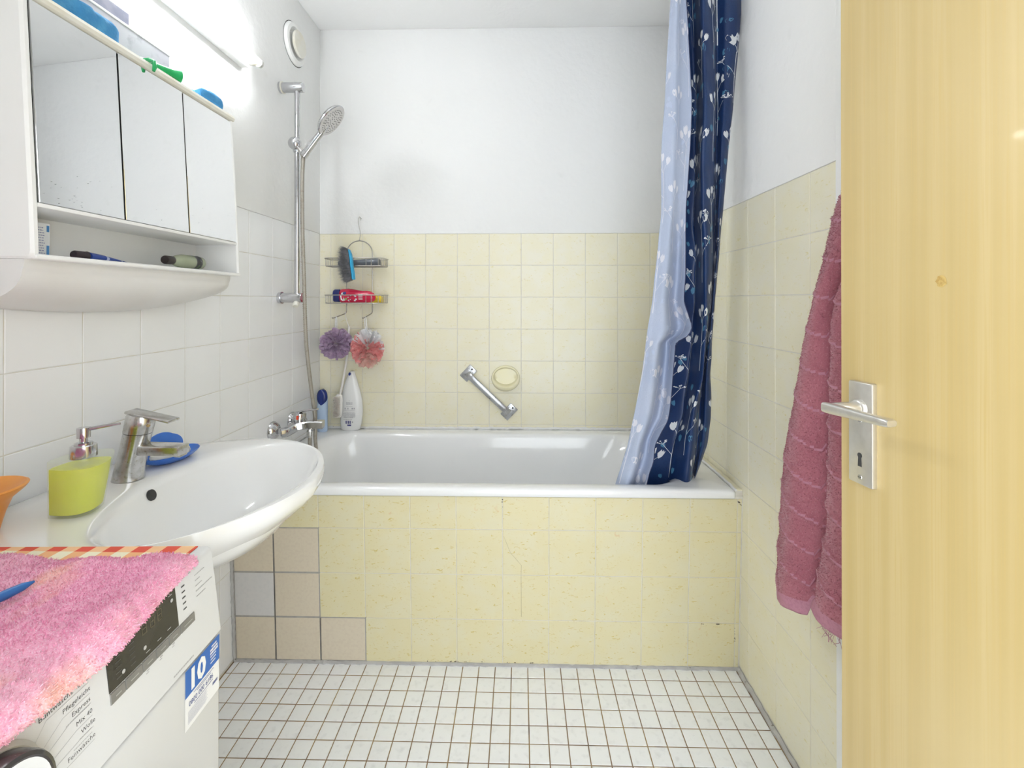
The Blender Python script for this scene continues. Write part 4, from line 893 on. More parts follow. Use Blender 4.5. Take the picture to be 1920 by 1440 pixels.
# ================================================================ wire caddy on the back wall
nail = MB(); nail.lathe([(0.0018, 0.0), (0.0018, 0.022), (0.0035, 0.022), (0.0035, 0.0235)], (0.203, 0.663, 1.602), 10, axis_mtx((0, -1, 0.15))); o = nail.build('nail', M_STEEL); tag(o, 'small nail in the white wall above the wire caddy', 'nail')
cd = thing('shower_caddy', 'steel wire caddy with two baskets hanging from a nail on the back wall', 'shower caddy', (0.20, 0.62, 1.12))
CYB = 0.648; wr = 0.0024
hk = catmull([(0.2045, 0.645, 1.590), (0.2075, 0.644, 1.600), (0.202, 0.644, 1.6075), (0.1955, 0.645, 1.600), (0.194, 0.647, 1.583), (0.198, 0.648, 1.560), (0.2025, CYB, 1.540), (0.203, CYB, 1.520), (0.200, CYB, 1.500)], 6)
mb = MB(); mb.tube([tuple(p) for p in hk], 0.0014, 8); mb.ball((0.200, CYB - 0.001, 1.4965), 0.0035, 10, 8); mb.build('hook', M_STEEL, cd)
arch = [(0.1385, CYB, 1.36)] + [(0.200 - 0.0615 * math.cos(a), CYB, 1.435 + 0.0595 * math.sin(a)) for a in [PI * i / 18 for i in range(19)]] + [(0.2615, CYB, 1.36)]
left_leg = [(0.1385, CYB, 1.36), (0.1385, CYB, 1.165), (0.1385, CYB - 0.003, 1.155), (0.136, CYB - 0.012, 1.149), (0.118, 0.590, 1.137), (0.108, 0.560, 1.130), (0.108, 0.555, 1.134)]
right_leg = [(0.2615, CYB, 1.36), (0.2615, CYB, 1.165), (0.2615, CYB - 0.003, 1.155), (0.260, CYB - 0.012, 1.149), (0.252, 0.590, 1.137), (0.247, 0.560, 1.130), (0.247, 0.555, 1.134)]
mb = MB(); mb.tube(arch, wr, 8); mb.tube(left_leg, wr, 8); mb.tube(right_leg, wr, 8); mb.build('frame', M_STEEL, cd)
def basket(zt, zb):
    mb = MB(); x0, x1, yb, yf = 0.066, 0.338, 0.644, 0.556
    def loop(z, i): return [(x0 + i, yb, z), (x0 + i, yf + 0.02, z), (x0 + i + 0.006, yf + 0.006, z), (x0 + i + 0.02, yf + i, z), (x1 - i - 0.02, yf + i, z), (x1 - i - 0.006, yf + 0.006, z), (x1 - i, yf + 0.02, z), (x1 - i, yb, z), (x0 + i, yb, z)]
    mb.tube(loop(zt, 0), 0.0023, 8); mb.tube(loop(zb, 0.004), 0.0018, 8)
    for x, y in ((x0 + 0.001, 0.636), (x0 + 0.001, 0.616), (x0 + 0.001, 0.597), (x0 + 0.003, 0.578), (x1 - 0.001, 0.636), (x1 - 0.001, 0.616), (x1 - 0.001, 0.597), (x1 - 0.003, 0.578), (0.262, yf), (0.286, yf), (0.110, yf), (x1 - 0.02, yf), (x1 - 0.005, yf + 0.006)):
        mb.tube([(x, y, zt), (x, y, zb)], 0.0015, 6)
    for y in (0.575, 0.595, 0.615, 0.632): mb.tube([(x0 + 0.004, y, zb), (x1 - 0.004, y, zb)], 0.0011, 6)
    return mb.build('basket', M_STEEL, cd)
basket(1.404, 1.369); basket(1.236, 1.199)
# grey tube bottle in the upper basket
gb = thing('shower_gel_bottle', 'dark grey bottle lying in the upper basket of the wire caddy', 'bottle', (0.21, 0.612, 1.371)); 
M_GREY = mat('slate_plastic', (0.12, 0.135, 0.155), 0.3, coat=0.15, vary=(20, (0.14, 0.155, 0.175), 0.4, 0.6))
mb = MB(); mb.loft([[Vector((x, 0.608 + ry * math.cos(a), 1.3705 + rz + rz * math.sin(a))) for a in [2 * PI * j / 24 for j in range(24)]] for x, ry, rz in ((0.140, 0.014, 0.013), (0.143, 0.016, 0.0145), (0.20, 0.018, 0.0155), (0.255, 0.020, 0.0175), (0.30, 0.020, 0.0185), (0.309, 0.018, 0.0165), (0.312, 0.012, 0.011))]); mb.build('bottle_body', M_GREY, gb)
mb = MB(); mb.lathe([(0.0115, 0.0), (0.0128, 0.002), (0.0128, 0.022), (0.010, 0.024)], (0.118, 0.608, 1.3842), 20, axis_mtx((1, 0, 0))); mb.build('bottle_cap', M_GREY, gb)
# red shampoo bottle
rb = thing('shampoo_bottle', 'red shampoo bottle with navy cap and fruit label lying in the lower caddy basket', 'bottle', (0.20, 0.60, 1.201))
M_RED = mat('raspberry_plastic', (0.62, 0.015, 0.065), 0.22, coat=0.3, vary=(15, (0.68, 0.02, 0.08), 0.4, 0.6))
def rring(x, ry, z0, z1, n=28): return [Vector((x, 0.588 + ry * math.cos(a), (z0 + z1) / 2 + (z1 - z0) / 2 * math.sin(a))) for a in [2 * PI * j / n for j in range(n)]]
mb = MB(); mb.loft([rring(0.1325, 0.016, 1.206, 1.258), rring(0.137, 0.019, 1.2012, 1.263), rring(0.160, 0.021, 1.2008, 1.2655), rring(0.185, 0.021, 1.2008, 1.2645), rring(0.21, 0.020, 1.2008, 1.260), rring(0.235, 0.019, 1.2008, 1.2555), rring(0.258, 0.0185, 1.2012, 1.2555), rring(0.275, 0.0175, 1.203, 1.2525), rring(0.288, 0.014, 1.208, 1.244), rring(0.295, 0.007, 1.217, 1.234)]); mb.build('bottle_body', M_RED, rb)
mb = MB(); mb.loft([rring(0.1005, 0.012, 1.213, 1.253), rring(0.102, 0.016, 1.207, 1.259), rring(0.108, 0.018, 1.204, 1.2625), rring(0.130, 0.018, 1.204, 1.2625), rring(0.1325, 0.0175, 1.205, 1.2615)]); mb.build('bottle_cap', mat('navy_plastic', (0.018, 0.028, 0.14), 0.3, vary=(20, (0.02, 0.03, 0.17), 0.4, 0.6)), rb)
LB = 0.588 - 0.0218
def lab(name, pts, m, lift=0.0): 
    mb = MB(); vs = []
    for x, z in pts:
        zc, hz = 1.2325, 0.0325; a = max(-0.98, min(0.98, (z - zc) / hz)); vs.append((x, 0.588 - 0.0212 * math.sqrt(1 - a * a) - 0.0011 - lift, z))
    mb.add(vs, [tuple(range(len(vs)))]); return mb.build(name, m, rb, smooth=False)
M_LW = mat('label_white', (0.80, 0.80, 0.82), 0.4, vary=(60, (0.7, 0.7, 0.74), 0.45, 0.6))
lab('white_label', [(0.142, 1.214), (0.140, 1.232), (0.146, 1.247), (0.158, 1.251), (0.166, 1.250), (0.158, 1.240), (0.156, 1.226), (0.162, 1.211), (0.15, 1.209)], M_LW)
lab('navy_dot', [(0.1595 + 0.008 * math.cos(a), 1.245 + 0.0065 * math.sin(a)) for a in [2 * PI * j / 16 for j in range(16)]], mat('label_navy', (0.03, 0.04, 0.2), 0.4, vary=(40, (0.04, 0.05, 0.24), 0.4, 0.6)), 0.0003)
lab('green_leaf', [(0.158, 1.214), (0.166, 1.224), (0.172, 1.221), (0.168, 1.213)], mat('label_green', (0.22, 0.42, 0.10), 0.4, vary=(40, (0.28, 0.48, 0.14), 0.4, 0.6)), 0.0004)
for q in range(16):
    x, z = random.uniform(0.176, 0.215), random.uniform(1.210, 1.242); s1 = random.uniform(0.002, 0.006)
    lab('fruit_splash', [(x + s1 * math.cos(a) * random.uniform(.6, 1.2), z + s1 * 0.7 * math.sin(a)) for a in [2 * PI * j / 7 for j in range(7)]], M_LW if q % 3 else mat('label_berry', (0.30, 0.01, 0.05), 0.4, vary=(40, (0.36, 0.03, 0.07), 0.4, 0.6)), 0.0002 + q * 0.00004)
for q in range(5): lab('label_text', [(0.224, 1.216 + q * 0.0055), (0.243, 1.216 + q * 0.0055), (0.243, 1.2185 + q * 0.0055), (0.224, 1.2185 + q * 0.0055)], M_LW, 0.0004)
# yellow bottle behind it
yb = MB(); yb.loft([[Vector((x, 0.626 + r * math.cos(a), 1.2005 + r * 1.25 + r * 1.25 * math.sin(a))) for a in [2 * PI * j / 22 for j in range(22)]] for x, r in ((0.18, 0.010), (0.185, 0.013), (0.27, 0.0135), (0.305, 0.0135), (0.318, 0.011), (0.322, 0.006))])
o = yb.build('yellow_bottle', mat('yellow_plastic', (0.78, 0.55, 0.02), 0.3, vary=(20, (0.82, 0.6, 0.04), 0.4, 0.6))); tag(o, 'yellow bottle lying behind the red shampoo bottle in the caddy', 'bottle')
# scrubbing brush hooked over the upper basket
sb = thing('scrubbing_brush', 'scrubbing brush with grey bristles and blue back hooked on the upper caddy basket', 'brush', (0.19, 0.54, 1.30))
M_BRB = mat('sky_blue_plastic', (0.03, 0.36, 0.66), 0.3, vary=(20, (0.04, 0.42, 0.72), 0.4, 0.6)); M_BRG = mat('smoke_bristle', (0.17, 0.17, 0.185), 0.6, vary=(60, (0.26, 0.26, 0.28), 0.45, 0.6))
mb = MB(); rings = []
for z, x, hw, ht in ((1.305, 0.214, 0.010, 0.006), (1.308, 0.2135, 0.014, 0.0075), (1.335, 0.211, 0.016, 0.007), (1.365, 0.206, 0.017, 0.006), (1.395, 0.2035, 0.017, 0.006), (1.42, 0.199, 0.016, 0.006), (1.436, 0.194, 0.013, 0.005), (1.440, 0.192, 0.008, 0.003)):
    rings.append([Vector((x + ht * math.cos(a), 0.535 + hw * math.sin(a), z)) for a in [2 * PI * j / 16 for j in range(16)]])
mb.loft(rings); mb.build('brush_back', M_BRB, sb)
mb = MB(); rg = random.Random(4)
for q in range(1500):
    z = rg.uniform(1.304, 1.440); bx_ = 0.210 - (z - 1.308) * 0.10 - 0.004; y = 0.535 + rg.uniform(-0.019, 0.017); ln = rg.uniform(0.042, 0.062)
    cv = (z - 1.372) / 0.066; d = Vector((-1, rg.uniform(-0.55, 0.10) + (y - 0.535) * 14, rg.uniform(-0.25, 0.25) + cv * 0.35)).normalized(); b0 = Vector((bx_, y, z)); e = b0 + d * ln * (1 - 0.25 * cv * cv)
    s_ = Vector((0, 0.0007, 0.0007)); s2 = Vector((0, -0.0007, 0.0007)); mb.add([b0 - s_, b0 + s_, e], [(0, 1, 2)]); mb.add([b0 - s2, b0 + s2, e], [(0, 1, 2)])
o = mb.build('bristles', M_BRG, sb, smooth=False); o['kind'] = 'stuff'
# loofahs
def loofah(name, label, c, R, cols, seed, hook, stretch=(1, 1, 1), n=46):
    t = thing(name, label, 'bath puff', (c[0], c[1], c[2] - R), 'bath puffs on the caddy hooks'); rg = random.Random(seed); C0 = Vector(c)
    meshes = [MB() for _ in cols]
    for q in range(n):
        zz = 1 - 2 * (q + 0.5) / n; ph = q * 2.39996 + rg.uniform(-.3, .3); d = Vector((math.sqrt(1 - zz * zz) * math.cos(ph), math.sqrt(1 - zz * zz) * math.sin(ph), zz))
        m3 = axis_mtx(d); spread = rg.uniform(0.35, 0.55); wv = rg.randint(3, 5); p0 = rg.uniform(0, 6.28); rot = rg.uniform(0, 6.28)
        if len(cols) == 1: ci = 0
        else:
            ci = 1 if (d.z + 0.15 * d.x) > 0.45 else (2 if d.z < -0.5 else 0)
        def f(u, v):
            a = (u - 0.5) * 2.2 ; r = R * (0.25 + 0.78 * v); side = R * spread * (0.3 + v) * math.sin(a)
            ruff = R * 0.13 * v * math.sin(wv * a * 2 + p0); 
            l = Vector((side * math.cos(rot) - ruff * math.sin(rot), side * math.sin(rot) + ruff * math.cos(rot), r * (0.86 + 0.16 * math.cos(a * 1.1)) - R * 0.06 * v * math.cos(wv * a * 2)))
            p = m3 @ l; return C0 + Vector((p.x * stretch[0], p.y * stretch[1], p.z * stretch[2]))
        meshes[ci].grid(f, 18, 7)
    for mm, cm in zip(meshes, cols):
        if mm.v: mm.recalc = False; mm.build('mesh_ruffles', cm, t, None)
    mb = MB(); top = C0 + Vector((0, 0, R * 0.5))
    for dx in (-0.004, 0.004):
        mb.tube([top, top + (Vector(hook) - top) * 0.5 + Vector((dx, 0, 0)), Vector(hook) + Vector((dx * 0.8, 0, -0.003)), Vector(hook) + Vector((0, 0, 0.0028))], 0.0020, 7)
    mb.build('cord', mat('white_cord', (0.84, 0.84, 0.84), 0.6, vary=(200, (0.76, 0.76, 0.76), 0.45, 0.6)), t); return t
def net(name, c1, c2, a):
    m = mat(name, c1, 0.75, vary=[(90, c2, 0.42, 0.6)], alpha=a, sheen=0.2); return m
loofah('bath_puff', 'mauve mesh bath puff on the left hook of the wire caddy', (0.118, 0.575, 1.014), 0.066, [net('mauve_net', (0.46, 0.31, 0.48), (0.58, 0.44, 0.60), 0.78)], 2, (0.1155, 0.580, 1.1345))
loofah('bath_puff', 'pink and white mesh bath puff on the right hook of the wire caddy', (0.262, 0.575, 0.992), 0.068, [net('coral_net', (0.78, 0.24, 0.24), (0.84, 0.36, 0.34), 0.78), net('white_net', (0.84, 0.84, 0.85), (0.80, 0.80, 0.82), 0.7), net('pale_coral_net', (0.84, 0.45, 0.40), (0.86, 0.56, 0.48), 0.55)], 8, (0.2505, 0.580, 1.1345), (1.0, 0.9, 1.22), 52)
# long-handled back brush hanging behind the puffs
bb = thing('back_brush', 'white long-handled bath brush hanging from the caddy in front of the back wall', 'brush', (0.105, 0.62, 0.67))
M_BW = mat('ivory_plastic', (0.82, 0.80, 0.77), 0.4, vary=(10, (0.80, 0.77, 0.73), 0.4, 0.6))
mb = MB(); mb.tube([tuple(p) for p in catmull([(0.158, 0.628, 1.09), (0.157, 0.612, 0.98), (0.150, 0.604, 0.90), (0.136, 0.602, 0.82), (0.124, 0.602, 0.765)], 6)], 0.0052, 12); mb.build('handle', M_BW, bb)
mb = MB(); mb.tube([(0.158, 0.628, 1.085), (0.148, 0.624, 1.115), (0.1405, 0.625, 1.143), (0.137, 0.634, 1.158), (0.1375, 0.645, 1.152)], 0.0016, 8); mb.build('hanging_loop', M_BW, bb)
mb = MB(); rings = []
for z, w_, t_ in ((0.668, 0.011, 0.007), (0.672, 0.016, 0.009), (0.70, 0.019, 0.010), (0.745, 0.019, 0.010), (0.770, 0.015, 0.009), (0.776, 0.010, 0.006)):
    rings.append([Vector((0.116 + (z - 0.67) * 0.05 + w_ * math.cos(a), 0.602 + t_ * 0.6 * math.sin(a), z)) for a in [2 * PI * j / 18 for j in range(18)]])
mb.loft(rings); mb.build('brush_head', M_BW, bb)
mb = MB(); rg = random.Random(9)
for zi in range(18):
    for xi in range(7):
        b0 = Vector((0.1035 + xi * 0.0042, 0.598, 0.674 + zi * 0.0054)); mb.tube([b0, b0 + Vector((rg.uniform(-.002, .002) - 0.003, -0.021, rg.uniform(-.0015, .0015)))], [0.0016, 0.0012], 5)
o = mb.build('bristles', mat('cream_bristle', (0.84, 0.80, 0.74), 0.6, vary=(60, (0.80, 0.72, 0.66), 0.45, 0.6)), bb); o['kind'] = 'stuff'

# bottles on the tub rim
RZ = 0.6018
de = thing('deodorant_stick', 'pale blue shower bottle with rounded navy cap on the tub corner', 'bottle', (0.040, 0.607, RZ))
M_PB = mat('pale_blue_plastic', (0.47, 0.60, 0.80), 0.3, vary=(15, (0.50, 0.63, 0.82), 0.4, 0.6)); M_NV = mat('royal_navy_plastic', (0.012, 0.03, 0.19), 0.25, coat=0.2, vary=(15, (0.015, 0.035, 0.22), 0.4, 0.6))
def er(c, rx, ry, z, n=28): return [Vector((c[0] + rx * math.cos(2 * PI * j / n), c[1] + ry * math.sin(2 * PI * j / n), z)) for j in range(n)]
dc = (0.0415, 0.607)
mb = MB(); mb.loft([er(dc, 0.021, 0.013, RZ), er(dc, 0.0235, 0.015, RZ + 0.003), er(dc, 0.0238, 0.0155, 0.69), er(dc, 0.0245, 0.0155, 0.735), er(dc, 0.0235, 0.015, 0.765), er(dc, 0.018, 0.012, 0.785)]); mb.build('bottle_body', M_PB, de)
mb = MB(); rings = []
for i in range(13):
    t = i / 12; z = 0.727 + (0.799 - 0.727) * t; w_ = 0.0245 * math.sqrt(max(0.02, 1 - (2 * t - 1) ** 2 * 0.98)) ** 0.8
    rings.append([Vector((dc[0] + w_ * math.cos(a), dc[1] - 0.0105 - 0.009 * math.sin(PI * t) ** 0.5 * math.sin(a) ** 2 * (1 if math.sin(a) > 0 else -1.2) if False else dc[1] - 0.004 + (0.0145 * math.sin(a)), z)) for a in [2 * PI * j / 26 for j in range(26)]])
mb.loft(rings); mb.build('cap', M_NV, de)
lo = thing('lotion_bottle', 'white tapering lotion bottle with printed back label on the tub rim', 'bottle', (0.168, 0.622, RZ))
M_LOT = mat('pearl_white_plastic', (0.84, 0.84, 0.83), 0.25, coat=0.2, vary=(6, (0.82, 0.82, 0.815), 0.45, 0.7))
mb = MB(); lv = [(RZ, 0.163, 0.036, 0.016), (RZ + 0.006, 0.164, 0.046, 0.019), (0.64, 0.166, 0.0505, 0.021), (0.69, 0.168, 0.0535, 0.022), (0.74, 0.168, 0.051, 0.0215), (0.785, 0.167, 0.042, 0.020), (0.83, 0.167, 0.029, 0.017), (0.862, 0.168, 0.018, 0.0135), (0.875, 0.170, 0.0125, 0.011), (0.879, 0.171, 0.008, 0.008)]
LYC = 0.634
mb.loft([er((x, LYC), rx, ry, z, 36) for z, x, rx, ry in lv]); mb.build('bottle_body', M_LOT, lo, 50)
mb = MB(); mb.lathe([(0.0001, 0.0015), (0.005, 0.0015), (0.006, 0)], (0.163, LYC - 0.0125, 0.867), 8, axis_mtx((-0.1, -1, 0.25)), sx=1.1, sy=1.3); mb.build('navy_tip', M_NV, lo)
def lsurf(x, z):
    for (z0, x0, a0, b0), (z1, x1, a1, b1) in zip(lv[:-1], lv[1:]):
        if z0 <= z <= z1:
            t = (z - z0) / (z1 - z0); xc, rx, ry = x0 + (x1 - x0) * t, a0 + (a1 - a0) * t, b0 + (b1 - b0) * t; return LYC - ry * math.sqrt(max(0.0, 1 - ((x - xc) / rx) ** 2)) - 0.0006
M_PR = mat('grey_label_print', (0.40, 0.40, 0.42), 0.6, vary=(60, (0.5, 0.5, 0.52), 0.4, 0.6)); M_PRN = mat('navy_label_print', (0.05, 0.05, 0.2), 0.5, vary=(60, (0.07, 0.07, 0.24), 0.4, 0.6))
mb = MB()
def lq(x0, x1, z0, z1, mi=0): mb.add([(x0, lsurf(x0, z0), z0), (x1, lsurf(x1, z0), z0), (x1, lsurf(x1, z1), z1), (x0, lsurf(x0, z1), z1)], [(0, 1, 2, 3)], mi)
def lline(z, x0, x1, h_=0.0016, mi=0):
    q = x0
    while q < x1: st_ = random.uniform(0.002, 0.008); lq(q, min(x1, q + st_), z, z + h_, mi); q += st_ + 0.0012
lq(0.163, 0.166, 0.742, 0.744)
for z in (0.7345, 0.7315, 0.7285, 0.7255): lline(z, 0.149, 0.181, 0.0017)
lline(0.716, 0.150, 0.180, 0.0013)
for x in (0.142, 0.1555, 0.176, 0.185): lq(x, x + 0.006, 0.7035, 0.7105)
for z in (0.697, 0.6995): lline(z, 0.140, 0.190, 0.0010)
lline(0.689, 0.141, 0.191, 0.0016)
for k in range(8): lline(0.6845 - k * 0.0031, 0.136, 0.193 - (k == 7) * 0.01, 0.0018)
lline(0.6545, 0.136, 0.178, 0.0022)
for x, w_ in ((0.147, 0.005), (0.1535, 0.002), (0.158, 0.005), (0.1645, 0.002), (0.168, 0.004)): lq(x, x + w_, 0.636, 0.650, 1)
lq(0.177, 0.182, 0.640, 0.647); lq(0.155, 0.173, 0.6255, 0.6325, 1)
mb.build('back_label', [M_PR, M_PRN], lo, smooth=False)

# ================================================================ grab bar and soap niche
gr = thing('grab_bar', 'worn grey metal grab bar mounted diagonally on the back wall', 'grab bar', (0.81, 0.66, 0.78))
M_GB = mat('tarnished_chrome', (0.52, 0.53, 0.55), 0.3, metal=0.75, vary=[(30, (0.38, 0.38, 0.40), 0.5, 0.7), (140, (0.25, 0.24, 0.23), 0.62, 0.7)], bump=(150, 0.15, 0.001))
A, B = Vector((0.716, 0.666, 0.866)), Vector((0.909, 0.666, 0.684)); bd_ = (B - A).normalized(); pd = Vector((bd_.z, 0, -bd_.x)); ny = Vector((0, -1, 0))
for c in (A, B):
    m4 = Matrix.Translation(c) @ Matrix((bd_, pd, ny)).transposed().to_4x4(); mb = MB(); mb.rbox((-0.0235, -0.036, 0.0), (0.0235, 0.036, 0.006), 0.0025, 2, mtx=m4); mb.rbox((-0.016, -0.018, 0.004), (0.016, 0.018, 0.009), 0.002, 2, mtx=m4); pl = mb.build('mounting_plate', M_GB, gr)
    for s_ in (-1, 1):
        mb = MB(); mb.lathe([(0.0045, 0.0), (0.004, 0.001), (0.0001, 0.0011)], m4 @ Vector((0, s_ * 0.025, 0.006)), 12, axis_mtx(ny)); mb.build('screw', M_DARK if s_ < 0 else M_STEEL, pl)
mb = MB(); L_ = (B - A).length; ctrl = [(0.0, 0.006), (0.004, 0.020), (0.016, 0.031), (0.04, 0.036), (L_ / 2, 0.037), (L_ - 0.04, 0.036), (L_ - 0.016, 0.031), (L_ - 0.004, 0.020), (L_, 0.006)]
P = catmull(ctrl, 6); rings = []
for i, p in enumerate(P):
    q = A + bd_ * p[0] + ny * p[1]; tt = P[min(i + 1, len(P) - 1)] - P[max(i - 1, 0)]; t3 = (bd_ * tt[0] + ny * tt[1]).normalized(); nn = pd.cross(t3).normalized()
    rings.append([q + pd * a * 0.0145 + nn * b * 0.005 for a, b in ((-1, -.5), (-.8, -1), (.8, -1), (1, -.5), (1, .5), (.8, 1), (-.8, 1), (-1, .5))])
mb.loft(rings); mb.build('bar', M_GB, gr, 50)
sn = thing('ceramic_soap_holder', 'cream ceramic oval soap holder set into the back wall tiles', 'soap holder', (0.893, 0.66, 0.785))
M_CRM = mat('cream_ceramic', (0.84, 0.78, 0.50), 0.2, coat=0.2, vary=(10, (0.82, 0.77, 0.54), 0.4, 0.65))
mb = MB(); mb.recalc = False; NS = 48; rings = []
def sring(kx, kz, cz, dep_top, dep_bot, e=1.0):
    r = []
    for j in range(NS):
        a = 2 * PI * j / NS; x = 0.893 + kx * math.cos(a); z = cz + kz * math.sin(a); t = (1 - math.sin(a)) / 2; r.append(Vector((x, 0.6655 - max(0.0008, dep_top + (dep_bot - dep_top) * t ** 1.2), z)))
    return r
mb.loft([sring(0.067, 0.062, 0.842, 0.000, 0.000), sring(0.0675, 0.060, 0.843, 0.003, 0.016), sring(0.066, 0.054, 0.846, 0.006, 0.031), sring(0.064, 0.049, 0.848, 0.007, 0.036), sring(0.060, 0.0445, 0.8495, 0.006, 0.037), sring(0.0565, 0.0410, 0.850, 0.003, 0.032), sring(0.054, 0.0390, 0.8505, -0.004, 0.016), sring(0.050, 0.0360, 0.850, -0.010, 0.002), sring(0.036, 0.025, 0.850, -0.016, -0.010), sring(0.004, 0.003, 0.85, -0.017, -0.016)], False, True)
mb.build('holder_bowl', M_CRM, sn, 60)
mb = MB(); mb.ball((0.892, 0.6345, 0.800), (0.004, 0.0025, 0.0014), 10, 6); mb.build('chip', M_DARK, sn)
# drill holes in the left wall plaster

